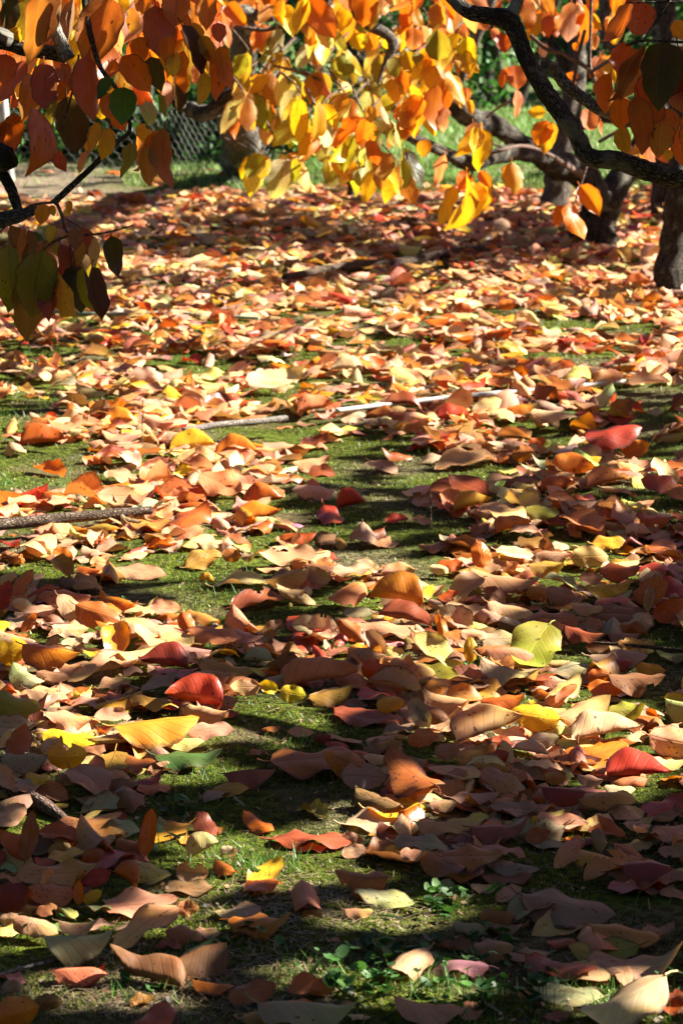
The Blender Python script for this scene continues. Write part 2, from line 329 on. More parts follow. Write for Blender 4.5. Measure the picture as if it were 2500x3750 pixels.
HEROES = """5 -40 380 30 330 70 yellow .2;5 60 240 150 105 70 salmon .3;5 5 290 45 160 70 red .2;5 120 0 240 40 70 tan .2;5 245 20 340 60 60 orange .3;5 325 135 250 40 85 ochre .3;5 450 190 350 130 80 ochre .4;5 580 150 470 165 45 ochre .6
5 530 95 765 140 75 mauve .1;5 420 225 170 205 80 salmon .5;5 60 255 155 285 60 cream .2;5 260 235 390 350 90 tan .2;5 110 300 265 285 60 tan .4;5 350 260 550 330 110 rust .3;5 240 370 410 380 60 cream .1;5 690 290 840 280 70 pinktan .2;5 550 290 700 285 30 pinktan .1
5 830 300 890 390 70 deeporange .2;5 825 405 545 330 85 peach .4;5 1060 425 880 345 105 salmon .5;5 895 455 610 410 80 paleyellow .4;5 555 500 500 340 140 orange .3;5 540 495 365 460 45 gold .2;5 285 450 385 430 50 cream .2;5 100 390 170 310 50 rust .4;5 -30 520 125 450 120 yellow .4
5 110 440 370 500 110 orange .4;5 230 410 300 360 40 tan .3;5 865 560 640 530 115 darkred .8;5 810 490 910 520 45 tan .2;5 270 570 440 540 70 tan .2;5 640 520 320 610 75 peach .3;5 560 500 770 450 60 paleyellow .2;5 180 635 60 550 90 palegreen .4;5 170 570 320 600 55 peach .2
5 460 650 600 615 50 pinktan .1;5 810 590 650 670 60 taupe .1;5 1025 735 765 695 150 red .7;5 920 540 1160 590 90 ochre .4;5 880 580 1080 620 90 ochre .4;5 1120 520 1255 530 70 palegreen .6;5 1190 640 1060 650 80 pinktan .2;5 1065 385 1210 420 50 cream .2;5 1310 370 1200 400 60 mauve .2
5 1562 405 1335 360 110 cream -.1;5 1530 390 1320 330 75 red .5;5 1575 390 1545 450 60 red .2;5 1330 440 1290 520 30 ochre .3;5 1280 560 1390 540 50 salmon .2;5 1190 480 1350 460 50 mauve .3;5 1000 480 1140 480 30 taupe .2;5 1305 635 1640 590 120 salmon .7;5 1420 690 1620 650 80 ochre .5
5 1275 660 1188 635 75 yellow .2;5 1288 660 1405 690 85 yellow .2;5 -50 690 195 745 120 olive .4;5 120 660 330 680 45 mauve .1;5 190 740 310 690 40 mauve .1;5 340 740 560 700 50 pinktan .1;5 435 790 600 780 70 tan .2;5 540 830 900 770 120 gold .4;5 600 680 830 710 35 ochre .3
5 -60 830 185 850 100 taupe .4;5 200 770 430 810 80 pinktan .3;5 195 855 460 880 70 yellow .5;5 60 960 110 820 110 deeporange .3;5 0 925 60 850 40 cream .2;5 455 840 590 890 50 deeporange .3;5 545 840 700 890 60 peach .2;5 690 860 850 820 60 peach .4;5 640 850 715 830 30 gold .3
5 865 850 1075 830 75 pinktan .1;5 765 860 435 930 75 palegreen .1;5 750 890 935 880 50 paleyellow .4;5 715 950 1020 965 75 green .5;5 1320 850 1450 865 45 peach .3;5 1450 890 1520 870 50 darkred .5;5 1250 1000 1680 950 125 rust .5;5 1035 1040 1260 1010 70 redbrown .4
5 10 980 220 980 100 taupe .5;5 220 960 400 950 130 gold .5;5 400 900 475 960 70 brown .4;5 510 1020 710 980 70 rust .3;5 580 1090 745 1060 50 redbrown .4;5 320 1010 480 1110 120 pinktan .2;5 470 1080 595 1060 90 tan .3;5 120 1050 240 1080 50 yellow .3;5 0 1010 60 1120 80 tan .2
5 270 1040 330 1100 50 tan .3;5 40 1090 190 1110 40 pinktan .3;5 975 1110 1145 1105 62 ochre .3;5 1060 270 1320 230 75 redbrown .3;5 1315 215 1405 205 40 tan .2;5 850 90 1020 30 90 ochre .4;5 1020 40 1110 40 70 rust .4;5 1110 50 1170 40 50 tan .3;5 980 170 1250 150 50 cream .2;5 915 160 985 160 45 gold .6
5 1455 48 1190 70 80 tan -.2;5 1225 160 1420 100 80 ochre .5;5 1410 130 1520 150 90 mauve .3;5 720 1000 780 990 25 pinktan .2
6 -30 240 100 140 110 salmon .5;6 -40 120 140 105 50 cream .1;6 85 60 160 120 60 mauve .2;6 130 200 215 150 50 orange .3;6 375 270 125 225 155 orange .8;6 345 230 420 180 60 yellow .2;6 180 130 340 130 60 pinktan .6;6 330 180 485 200 60 tan .5;6 405 95 500 105 50 cream .5;6 440 80 560 80 60 deeporange .4
6 650 95 620 -30 90 orange .3;6 710 20 890 50 50 cream .1;6 890 30 1050 40 70 mauve .5;6 1055 60 1225 40 105 paleyellow .3;6 860 90 1020 90 80 ochre .5;6 740 110 810 80 60 salmon .3;6 600 110 915 185 85 peach .3;6 655 145 480 265 100 pinktan -.1;6 445 240 540 215 50 deeporange .3;6 850 215 960 220 70 ochre .5
6 940 200 1075 235 85 mauve .4;6 1090 140 1200 150 60 pinktan .3;6 1110 185 1335 170 50 yellow .5;6 1185 110 1370 105 80 deeporange .5;6 1360 110 1510 90 60 red .4;6 1340 230 1500 170 120 rust .4;6 1490 140 1568 240 100 red .3;6 1430 320 1590 260 110 deeporange .3;6 1415 185 1400 300 60 mauve .1;6 1370 210 1480 260 60 tan .3
6 655 200 765 230 50 rust .4;6 470 280 665 310 60 pinktan .3;6 675 255 880 310 80 tan .2;6 1085 340 815 330 100 rust .5;6 895 350 1030 370 50 orange .4;6 1060 270 1200 290 60 tan .3;6 1140 300 1400 310 85 brown .5;6 1200 365 1100 340 60 pinktan .2;6 1030 370 1200 410 60 redbrown .4;6 5 300 170 310 45 taupe .1
6 165 310 410 360 90 redbrown .6;6 70 350 400 380 70 pinktan .4;6 380 320 460 350 40 salmon .2;6 0 340 100 440 80 rust .4;6 450 310 470 430 50 orange .2;6 470 410 570 390 50 ochre .3;6 550 390 670 410 60 tan .3;6 110 390 200 500 80 taupe .2;6 320 390 465 460 80 peach .5;6 340 405 560 580 85 paleyellow .1
6 205 470 290 490 45 paleyellow .4;6 430 440 540 500 90 brown .5;6 595 530 585 415 65 gold .5;6 645 430 840 430 80 taupe .2;6 720 340 840 390 80 darkbrown .5;6 972 365 800 570 200 olive .2;6 775 480 860 490 60 orange .3;6 1120 470 1260 460 70 brown .2;6 1140 500 1405 490 85 taupe .3;6 1270 440 1350 460 40 ochre .3
6 1210 540 1340 530 60 red .4;6 1350 560 1485 570 80 gold .5;6 1230 600 1480 610 90 brown .4;6 8 520 115 530 35 tan .1;6 90 560 240 580 110 deeporange .3;6 220 540 430 560 100 peach .5;6 315 590 540 610 100 olive .2;6 125 620 370 670 80 tan .2;6 0 560 110 650 100 salmon .4;6 645 530 900 600 55 cream .1
6 660 600 860 620 80 mauve .1;6 700 530 775 570 50 pinktan .3;6 480 700 650 680 90 ochre .3;6 550 600 630 640 80 brown .3;6 640 700 840 690 85 deeporange .5;6 950 680 1100 600 80 peach .4;6 985 720 1080 630 40 salmon .2;6 1130 600 1230 590 70 deeporange .5;6 1130 640 1290 660 80 orange .5;6 990 770 1240 700 120 peach .5
6 1225 760 1390 740 90 olive .4;6 1395 760 1450 780 50 orange .3;6 1480 700 1590 720 60 yellow .3;6 1330 730 1365 800 30 red .2;6 160 720 290 720 80 gold .5;6 325 700 400 840 90 taupe .2;6 335 740 490 780 90 brown .5;6 555 770 690 740 80 peach .5;6 0 720 120 740 40 mauve .2;6 -30 760 260 810 80 redbrown .2
6 530 900 830 800 145 pinktan .6;6 1000 785 770 760 125 yellow .4;6 930 800 1070 850 70 paleyellow .3;6 845 885 690 850 60 cream .3;6 740 890 780 1000 50 cream .3;6 300 880 440 880 90 salmon .3;6 430 830 540 810 60 tan .2;6 110 890 250 880 60 tan .3;6 160 920 280 910 60 ochre .3;6 430 950 540 930 90 mauve .4
6 855 890 1000 880 80 taupe .2;6 1055 890 1385 830 115 cream .7;6 985 990 1330 920 115 orange .5;6 1208 1055 1512 1040 125 red .6;6 1415 860 1650 930 150 peach .3;6 520 980 680 930 80 ochre .5;6 640 980 715 900 50 orange .3;6 660 980 770 950 70 red .4;6 785 930 950 960 60 cream .7;6 850 990 990 1000 40 cream .2;6 1030 1010 1195 1000 45 taupe .3
6 110 1030 -80 950 120 rust .4;6 100 970 290 960 40 tan .2;6 430 1100 210 980 150 rust .5;6 0 1060 210 1060 120 taupe .1;6 210 1090 380 1120 60 orange .4;6 400 1010 660 1050 60 pinktan .1;6 460 1100 580 1040 100 taupe .4;6 660 1010 830 1130 110 mauve .4;6 760 1020 930 1070 60 brown .3;6 930 1060 1030 1060 60 ochre .4
6 920 1110 1120 1120 90 darkred .5;6 1080 1060 1200 1080 60 tan .3;6 1205 1110 1350 1110 50 cream .3
7 180 50 320 110 80 salmon .2;7 375 160 595 135 85 palegreen .3;7 -30 220 100 130 110 pinktan .5;7 125 370 140 150 65 rust .4;7 130 370 0 240 90 deeporange .3;7 250 230 540 160 60 salmon .2;7 520 170 590 180 40 red .3;7 410 200 650 230 90 palegreen .2;7 180 240 380 280 70 deeporange .2;7 390 280 540 290 50 pinktan .2
7 230 350 290 290 50 ochre .2;7 672 355 690 140 75 orange .3;7 530 290 680 320 85 rust .5;7 870 210 670 300 75 gold -.2;7 980 265 905 150 95 redbrown .3;7 960 250 1030 230 40 rust .3;7 870 370 1010 290 100 cream .6;7 1010 340 1090 330 80 cream .5;7 810 420 960 440 100 pinktan .1;7 985 380 1095 440 60 orange .3
7 1160 490 1290 380 110 gold .2;7 1390 140 1500 180 50 olive .3;7 1240 260 1630 270 58 redbrown .4;7 1350 340 1520 320 30 pinktan .1;7 0 410 90 430 40 palegreen .2;7 80 440 450 430 100 ochre .2;7 230 370 390 320 60 gold .2;7 380 370 480 340 70 deeporange .4;7 480 350 560 370 50 orange .2;7 370 470 510 430 90 red .5
7 510 400 670 400 60 mauve .1;7 520 430 630 500 100 rust .6;7 -40 540 160 540 130 darkred .3;7 340 540 120 500 115 salmon .5;7 170 620 260 580 60 salmon .3;7 360 580 370 470 50 orange .2;7 380 560 470 520 60 gold .4;7 480 600 820 570 110 pinktan .1;7 750 500 1015 520 60 brown .1;7 810 600 915 590 80 salmon .2
7 815 580 520 780 110 peach .1;7 0 640 100 650 60 tan .3;7 -40 700 115 670 50 paleyellow .4;7 60 640 270 690 90 pinktan .5;7 270 660 460 670 50 tan .3;7 210 730 520 720 90 palegreen .4;7 370 690 520 650 40 tan .1;7 530 690 660 660 60 tan .4;7 760 700 935 710 80 rust .4;7 900 700 1020 720 50 mauve .1
7 720 770 840 770 40 redbrown .2;7 840 830 980 765 50 palegreen .3;7 840 960 515 880 135 brown .8;7 250 870 490 860 80 salmon .4;7 300 920 480 890 50 darkred .3;7 -40 1110 180 1050 150 orange .4;7 10 960 110 960 60 taupe .2;7 160 1040 290 1020 80 brown .4;7 890 925 1080 955 45 orange .4;7 1050 1000 1270 960 110 rust .3
7 1325 990 1540 1000 90 salmon .2;7 1190 1010 1640 1055 100 taupe .5;7 1115 1110 1290 1080 70 ochre .4
8 335 120 475 90 40 cream .1;8 405 120 530 110 60 tan .3;8 500 90 730 90 60 mauve .2;8 115 150 390 160 80 gold .2;8 10 210 360 200 85 cream .1;8 240 300 180 200 80 redbrown .2;8 0 270 100 280 60 mauve .2;8 345 200 640 200 60 pinktan .1;8 590 220 855 220 80 redbrown .4;8 690 110 900 150 70 mauve .1
8 890 150 1090 140 60 pinktan .2;8 890 200 1130 220 60 tan .1;8 865 220 890 170 30 gold .2;8 845 280 960 250 70 rust .4;8 1290 270 1180 170 50 deeporange .2;8 1130 240 1270 240 45 deeporange .2;8 1370 150 1610 90 90 red .2;8 1080 80 1360 60 80 ochre .5;8 1290 210 1430 200 50 tan .2;8 1350 240 1420 200 50 rust .3
8 1470 290 1610 210 110 rust .4;8 240 280 490 310 70 taupe .2;8 200 330 300 330 50 yellow .2;8 270 340 380 360 60 peach .3;8 110 350 370 410 70 mauve .2;8 0 350 130 330 70 pinktan .2;8 380 350 640 470 115 rust .5;8 460 350 740 350 100 rust .4;8 475 290 640 290 50 tan .1;8 640 310 840 340 50 mauve .1
8 690 390 910 400 60 taupe .2;8 640 460 880 460 50 brown .2;8 590 490 720 500 45 tan .2;8 1100 280 970 410 80 pinktan .3;8 1385 370 1105 450 80 ochre -.1;8 1290 390 1520 400 90 darkred .5;8 1370 480 1590 460 70 pinktan .2;8 1450 340 1590 330 60 mauve .2;8 1460 520 1590 540 50 pinktan .1;8 215 460 -30 440 120 rust .5
8 85 490 325 610 110 palegreen .2;8 15 600 145 610 50 peach .5;8 450 480 510 540 60 taupe .3;8 700 560 830 510 70 tan .2;8 835 530 1250 610 165 mauve .2;8 920 620 1150 640 70 mauve .1;8 1150 680 1460 710 110 ochre .4;8 1365 790 1035 800 130 olive .3;8 1130 850 1560 870 110 mauve .5;8 850 830 1160 890 80 redbrown .4
8 510 670 690 680 60 taupe .5;8 430 780 620 790 40 brown .1;8 610 780 790 760 100 mauve .4;8 760 820 960 800 60 mauve .1;8 690 640 850 700 70 mauve .2;8 530 720 580 760 50 mauve .2;8 880 960 1200 1010 110 palegreen .4;8 1490 920 1070 1140 170 cream .2;8 1460 1020 1590 1000 90 redbrown .3;8 1470 1060 1590 1050 40 deeporange .3
8 245 1020 560 1060 90 peach .5;8 560 1110 650 1030 90 peach .3;8 800 980 900 990 40 rust .3;8 0 1040 50 1030 40 tan .2;8 500 920 560 910 30 tan .2;8 930 1100 1060 1090 50 brown .2
3 90 785 300 770 95 deeporange .8;3 480 690 630 670 70 orange .7;3 780 820 990 790 100 yellow .6;3 985 850 1190 830 110 orange .7;3 860 870 985 830 70 peach .5;3 820 880 1050 860 60 paleyellow -.3;3 795 920 930 930 45 yellow .2;3 915 930 1115 1020 110 salmon .2;3 1125 1080 1300 1030 105 deeporange .8;3 1080 1140 1290 1110 80 orange .6
3 820 1150 945 1070 100 deeporange .3;3 1155 1180 1290 1160 60 palegreen .7;3 1345 870 1520 850 60 peach .5;3 1370 640 1530 610 80 salmon .6;3 275 690 410 680 50 tan .3;3 170 890 300 940 60 orange -.4;3 490 900 650 960 60 tan .1;3 220 1000 355 1030 40 tan .2;3 780 1030 870 1000 80 salmon .4;3 640 640 800 700 80 pinktan .2;3 800 700 875 680 60 tan .6
3 1380 790 1510 760 50 redbrown .3;3 590 480 745 460 95 cream .4;3 1130 500 1400 480 90 cream .1;3 920 480 1110 480 35 paleyellow .1;3 325 180 400 150 60 paleyellow .5;3 680 1100 770 1050 80 palegreen .2;3 125 1250 230 1190 90 tan .5;3 1480 1070 1560 1150 90 red .2;3 600 1150 800 1160 40 ochre .3
4 700 830 430 890 80 peach -.2;4 520 1085 690 1050 80 gold .8;4 130 860 250 910 60 mauve .3;4 960 940 1160 910 115 orange .8;4 1130 980 1300 940 80 salmon .6;4 915 1000 1070 980 70 deeporange .6;4 840 1090 1000 1090 70 olive .5;4 660 1060 830 1120 70 tan -.1;4 710 1190 870 1150 70 orange .7;4 1200 890 1220 790 110 peach .3
4 1290 830 1410 780 90 orange .4;4 1050 850 1190 840 50 gold .4;4 430 670 600 660 70 red .6;4 200 600 370 600 60 redbrown .6;4 105 660 255 680 70 rust .6;4 290 700 430 700 55 orange .5;4 870 640 1080 640 60 cream .4;4 760 630 880 610 60 orange .5;4 600 640 735 580 80 cream .1;4 0 680 110 640 60 cream -.2;4 220 440 375 520 80 paleyellow .5
4 500 480 570 460 60 paleyellow .5;4 410 500 520 490 60 pinktan .6;4 100 450 -60 440 70 cream .6;4 1120 760 1380 700 110 red .5;4 850 790 940 770 70 deeporange .5;4 950 440 1080 430 80 deeporange .5;4 720 380 840 370 50 gold .5;4 520 180 610 180 50 deeporange .6;4 720 150 800 140 50 orange .5;4 820 110 915 110 30 red .3;4 790 250 910 230 80 cream .7
4 850 270 950 250 40 yellow .5;4 640 100 740 90 50 cream .5;4 1300 60 1420 50 60 deeporange .7;4 1380 160 1450 140 50 orange .4;4 -20 1080 110 1050 90 red .7;4 200 1140 310 1130 45 red .3;4 330 1120 410 1160 40 tan .2;4 1040 1130 1180 1200 100 salmon .2;4 1380 1130 1510 1120 60 deeporange .4;4 1300 1200 1415 1200 60 cream .6;4 810 1240 950 1220 60 ochre .5
4 1150 1240 1320 1230 70 gold .4;4 1490 1000 1568 1000 70 salmon .5;4 780 830 885 820 80 rust .4;4 580 790 690 800 60 salmon .4;4 350 740 455 780 60 pinktan .2;4 740 220 790 190 60 gold .2;4 1290 470 1150 500 70 peach .2;4 1320 500 1510 490 50 peach .1"""
def hero_geo(r, x0, y0, x1, y1, T, cn, cc):
    ax, ay = rp(r, x0, y0); bx, by = rp(r, x1, y1); T = T/REG[r][2]
    cx, cy = (ax+bx)/2, (ay+by)/2; dx, dy = bx-ax, -(by-ay); g = G(cx, cy); s = FPX/((g-CAM) @ FW)
    e = math.asin(CH/np.linalg.norm(g-CAM)); dn = math.hypot(dx, dy); wr = rng.uniform(.56, .64)+.06*abs(cc)
    best = None
    dome = (1 if dx > 0 else -1) if cc >= .6 else 0
    for td in range(22 if dome else -2, 70, 2):
        k = math.sin(e+R(td)); tt = wr*(dx*dx*k+dy*dy/k)/dn
        L = math.hypot(dx, dy/k)/s
        err = abs(tt-T)/T+.004*max(td, 0)/10+(3*max(0, L-.165)/.165)
        if best is None or err < best[0]: best = (err, td, k, L)
    _, td, k, L = best; tau = R(td)
    L = min(L, .185)
    u = np.array((1., 0, 0)); v = np.array((0, math.cos(tau), math.sin(tau))); n = np.cross(u, v)
    a = u*dx/s+v*dy/(s*k); a /= np.linalg.norm(a); bb = np.cross(n, a)
    W = wr*L*min(1.15, max(.6, T/(wr*(dx*dx*k+dy*dy/k)/dn)))
    if cc < .35 and cn != 'green' and rng.uniform() < .3: cc = -abs(cc)-.25
    V, F, U = leafgeo(L, W, cc, rng.uniform(-.5, .5)+.5*max(cc-.3, 0), 15, 5, .04, fold=rng.normal(0, .25), crum=rng.choice([0, .006, .014]), tear=int(rng.uniform() < .3), dome=dome)
    V = V @ np.array([a, bb, n])
    z0 = V[:, 2].min(); dense = cover(g[0], g[1]) > .3
    h = -z0+(rng.uniform(.008, .022) if dense else .001)
    c = G(cx, cy, h); c = G(cx, cy, h+terr(c[0], c[1])*1.0)
    return c, V, F, U, L, td, cx, cy, dn*T
heroes = []
for q in HEROES.replace('\n', ';').split(';'):
    a = q.split(); r = int(a[0]); x0, y0, x1, y1, T = map(float, a[1:6]); cn = a[6]; cc = float(a[7])
    heroes.append((cn, cc)+hero_geo(r, x0, y0, x1, y1, T, cn, cc))
heroes.sort(key=lambda h: -h[-1])
litter = MB()
def dirword(dx, dy):
    if abs(dx) > abs(dy)*1.2: return 'right of' if dx > 0 else 'left of'
    return 'in front of' if dy > 0 else 'behind'
ANCH = [(1440, 2205, 'the glossy orange dome'), (2335, 2800, 'the red leaf with black spots'), (1970, 2375, 'the upright olive yellow leaf'), (695, 2720, 'the flat dark green leaf'),
        (1035, 2545, 'the paired round yellow leaves'), (710, 2510, 'the deep red domed leaf'), (1880, 2610, 'the bright right hand yellow leaf'), (2190, 2655, 'the bright cream domed leaf'),
        (1120, 2335, 'the red and cream leaves'), (2100, 3290, 'the big flat mauve leaf'), (2210, 3470, 'the shaded olive leaf'), (1400, 3270, 'the pale green clover side leaf'),
        (545, 3580, 'the brown dome on soil'), (540, 3390, 'the upright peach leaf'), (780, 3130, 'the crumpled cream leaf'), (560, 3060, 'the upright orange leaf'),
        (350, 2290, 'the folded golden orange leaf'), (280, 1905, 'the dark weathered stick'), (860, 1560, 'the short grey batten'), (1900, 1430, 'the long white batten'), (960, 1845, 'the mossy orange dome'),
        (170, 1615, 'the far left orange dome'), (2080, 1750, 'the big right hand orange dome'), (1700, 1700, 'the curved peach leaf'), (2250, 3680, 'the bottom right cream leaf'), (80, 3700, 'the bottom left orange leaf')]
ORD = ['', 'second ', 'third ', 'fourth ', 'fifth ', 'sixth ', 'seventh ', 'eighth ', 'ninth ', 'tenth ', 'eleventh ', 'twelfth ']
indiv = heroes[:300]; rest = heroes[300:]
keys = {}
for i, h in enumerate(indiv):
    cn, cc, c, V, F, U, L, td, cx, cy, ar = h
    d = sorted((math.hypot(cx-x, (cy-y)*1.8), x, y, nme) for x, y, nme in ANCH)[0]
    sh = 'domed' if cc >= .6 else 'curled' if cc >= .45 else 'tilted' if td > 22 else 'flat'
    if d[0] < 45: keys[i] = None; h_l = d[3][4:]
    else: keys[i] = (WORD[cn], sh, dirword(cx-d[1], (cy-d[2])*1.8), d[3], d[0])
seenk = {}
for i in sorted(keys, key=lambda i: keys[i][4] if keys[i] else 0):
    cn, cc, c, V, F, U, L, td, cx, cy, ar = indiv[i]
    if keys[i] is None:
        d = sorted((math.hypot(cx-x, (cy-y)*1.8), nme) for x, y, nme in ANCH)[0][1]
        k = ('self', d); n = seenk.get(k, 0); seenk[k] = n+1
        lab = d[4:]+' lying among other leaves' if n == 0 else f'{WORD[cn]} leaf {ORD[n]}closest, touching {d}'
    else:
        k = keys[i][:4]; n = seenk.get(k, 0); seenk[k] = n+1
        lab = f'{k[0]} {k[1]} leaf, {ORD[n]}nearest such leaf {k[2]} {k[3]}'
    if len(lab.split()) > 16: lab = lab.replace(' such leaf', '')
    mb = MB(); mb.add(V+c, F, colour(cn, .06), U)
    o = mb.build('fallen_leaf', MLEAF, origin=c)
    tag(o, lab, 'leaf', 'fallen persimmon leaves scattered over the moss')
for h in rest: litter.add(h[3]+h[2], h[4], colour(h[0], .06), h[5])
# filler leaves
def pick(px, py):
    if py > 1950: tab = [('tan', 3), ('pinktan', 4), ('mauve', 3), ('brown', 2), ('taupe', 2), ('ochre', 1.4), ('rust', 1.8), ('redbrown', 1), ('cream', .9), ('salmon', .9), ('paleyellow', .4), ('orange', 1.5), ('deeporange', 1.2), ('gold', .9), ('red', .5), ('peach', .8)]
    elif py > 1150: tab = [('tan', 4), ('pinktan', 3.4), ('peach', 3), ('cream', 3), ('salmon', 2), ('orange', 1.2), ('deeporange', 1), ('paleyellow', 1), ('red', .5), ('gold', .7), ('mauve', 1.3), ('brown', .7), ('redbrown', .7), ('palegreen', .3)]
    else:
        r = 1.6 if px > 1150 else .7
        tab = [('peach', 3), ('cream', 4), ('tan', 4), ('salmon', 2.*r), ('orange', .9), ('deeporange', .8*r), ('red', .6*r), ('redbrown', .6*r), ('paleyellow', 1.5), ('gold', .8), ('mauve', 1.4), ('pinktan', 3.4), ('brown', .6), ('taupe', .8)]
    tot = sum(x for _, x in tab); q = rnd.uniform(0, tot)
    for n, x in tab:
        q -= x
        if q <= 0: return n
    return 'tan'
nfill = 0
def near_wood(px, py):
    for ax, ay, bx, by, u, d in ((665, 1590, 1050, 1537, 10, 34), (1235, 1510, 2310, 1396, 4, 17), (0, 1935, 560, 1877, 6, 38), (1040, 1015, 1890, 905, 4, 22), (190, 1135, 950, 1165, 2, 14)):
        if ax < px < bx:
            y = ay+(by-ay)*(px-ax)/(bx-ax)
            if y-u < py < y+d: return rnd.random() < (.12 if ax in (1235, 1040, 190) and (int(px)//110) % 2 == 0 else .97)
    return False
for i in range(19500):
    d = rnd.uniform(0, 1); y = 3.2+12.2*d**.82; hx = .125*y+(.35 if i % 6 else 1.6); x = rnd.uniform(-hx, hx)
    c = cover(x, y)
    if rnd.random() > c: continue
    px, py = pix((x, y, 0)); big = py < 1900
    L = rnd.uniform(.055, .112) if big else rnd.uniform(.045, .10)
    if rnd.random() < .14: L *= .45
    if near_wood(px, py): continue
    cc = rnd.choice([.1, .2, .35, .5, .7, .9, 1.25, -.2, -.8]) if big else rnd.choice([0, .1, .2, .35, .5, .8, 1.1, -.5])
    V, F, U = leafgeo(L, L*rnd.uniform(.44, .76), cc, rnd.uniform(-.3, 1.0), 7 if big else 10, 2 if big else 3, .045, petiole=rnd.random() < .6, fold=rnd.gauss(0, .4), crum=rnd.choice([0, .01, .03]), tear=int(rnd.random() < .3))
    yaw = rnd.uniform(0, 6.28)
    if big and rnd.random() < .5: yaw = rnd.choice([0, math.pi])+rnd.gauss(0, .5)
    tl = abs(rnd.gauss(0, 17 if big else 9)); ta = rnd.uniform(0, 6.28) if rnd.random() < .5 else -math.pi/2+rnd.gauss(0, .6)
    from mathutils import Matrix
    Mx = Matrix.Rotation(R(tl), 3, Vector((-math.sin(ta), math.cos(ta), 0))) @ Matrix.Rotation(yaw, 3, 'Z')
    V = V @ np.array(Mx).T
    z = terr(x, y)-V[:, 2].min()*(.6 if big else .8)+(rnd.uniform(0, .028)*(c > .5) if big else rnd.uniform(0, .006))
    litter.add(V+np.array((x, y, z)), F, colour(pick(px, py), .14), U); nfill += 1
tag(litter.build('leaf_litter', MLEAF), 'thick carpet of smaller dry tan, pink and orange leaves covering the ground', 'leaf litter', kind='stuff')
# ---------------------------------------------------------------- moss, grass and clover
def blades(n, f_ok, hgt, wid, cols, name, label, cat, lean=.5):
    mb = MB(); X = []; 
    k = 0; V = np.zeros((n*3, 3)); C = np.zeros((n*3, 4)); C[:, 3] = 0
    while k < n:
        q = f_ok()
        if q is None: continue
        x, y, sc_ = q; h = rnd.uniform(*hgt)*sc_; a = rnd.uniform(0, 6.28); w_ = rnd.uniform(*wid)*sc_; l = rnd.gauss(0, lean)*h; l2 = rnd.gauss(0, lean)*h; z = terr(x, y)-.001
        V[3*k] = (x-math.cos(a)*w_, y-math.sin(a)*w_, z); V[3*k+1] = (x+math.cos(a)*w_, y+math.sin(a)*w_, z); V[3*k+2] = (x+l, y+l2, z+h)
        c = np.array(cols[rnd.randrange(len(cols))])*rnd.uniform(.7, 1.3); C[3*k:3*k+3, :3] = c; k += 1
    mb.v.append(V); mb.f.append(np.arange(3*n).reshape(n, 3)); mb.c.append(C); mb.u.append(np.zeros((3*n, 3))); mb.n = 3*n
    return tag(mb.build(name, MGRASS, smooth=False), label, cat, kind='stuff')
def ok_moss():
    y = 3.2+6.8*rnd.random()**1.6; x = rnd.uniform(-.13*y-.2, .13*y+.2)
    if vn(x, y, 9, 9) < .25 or (cover(x, y) > .5 and rnd.random() < .7): return None
    return x, y, 1+.12*(y-3.5)
def ok_tuft():
    if not hasattr(ok_tuft, 'c') or rnd.random() < .03:
        while 1:
            y = 3.2+11*rnd.random()**1.3; x = rnd.uniform(-.13*y-.2, .13*y+.2)
            if cover(x, y) < .5 or rnd.random() < .06: break
        ok_tuft.c = (x, y)
    x, y = ok_tuft.c; return x+rnd.gauss(0, .03), y+rnd.gauss(0, .03), 1
def ok_lawn():
    y = rnd.uniform(14.3, 21); x = rnd.uniform(-.14*y-.5, .14*y+.5)
    px, py = pix((x, y, 0))
    if y < 16.2 and px < 450 and rnd.random() < .8: return None
    return x, y, 1
blades(95000, ok_moss, (.002, .0075), (.0008, .0022), [(.11, .14, .008), (.20, .22, .014), (.16, .18, .012), (.045, .06, .007), (.22, .20, .04), (.12, .09, .04), (.03, .028, .01), (.06, .11, .01)], 'moss', 'short yellowish green moss cushions between the fallen leaves', 'moss')
blades(6000, ok_tuft, (.008, .028), (.0006, .0016), [(.07, .20, .02), (.10, .24, .03), (.16, .26, .05)], 'grass_tufts', 'thin bright green grass blades sprouting through moss', 'grass')
blades(30000, ok_lawn, (.02, .06), (.003, .006), [(.12, .24, .035), (.16, .30, .05), (.22, .28, .09)], 'lawn_grass', 'sunlit short green lawn grass behind the leaf carpet', 'grass')
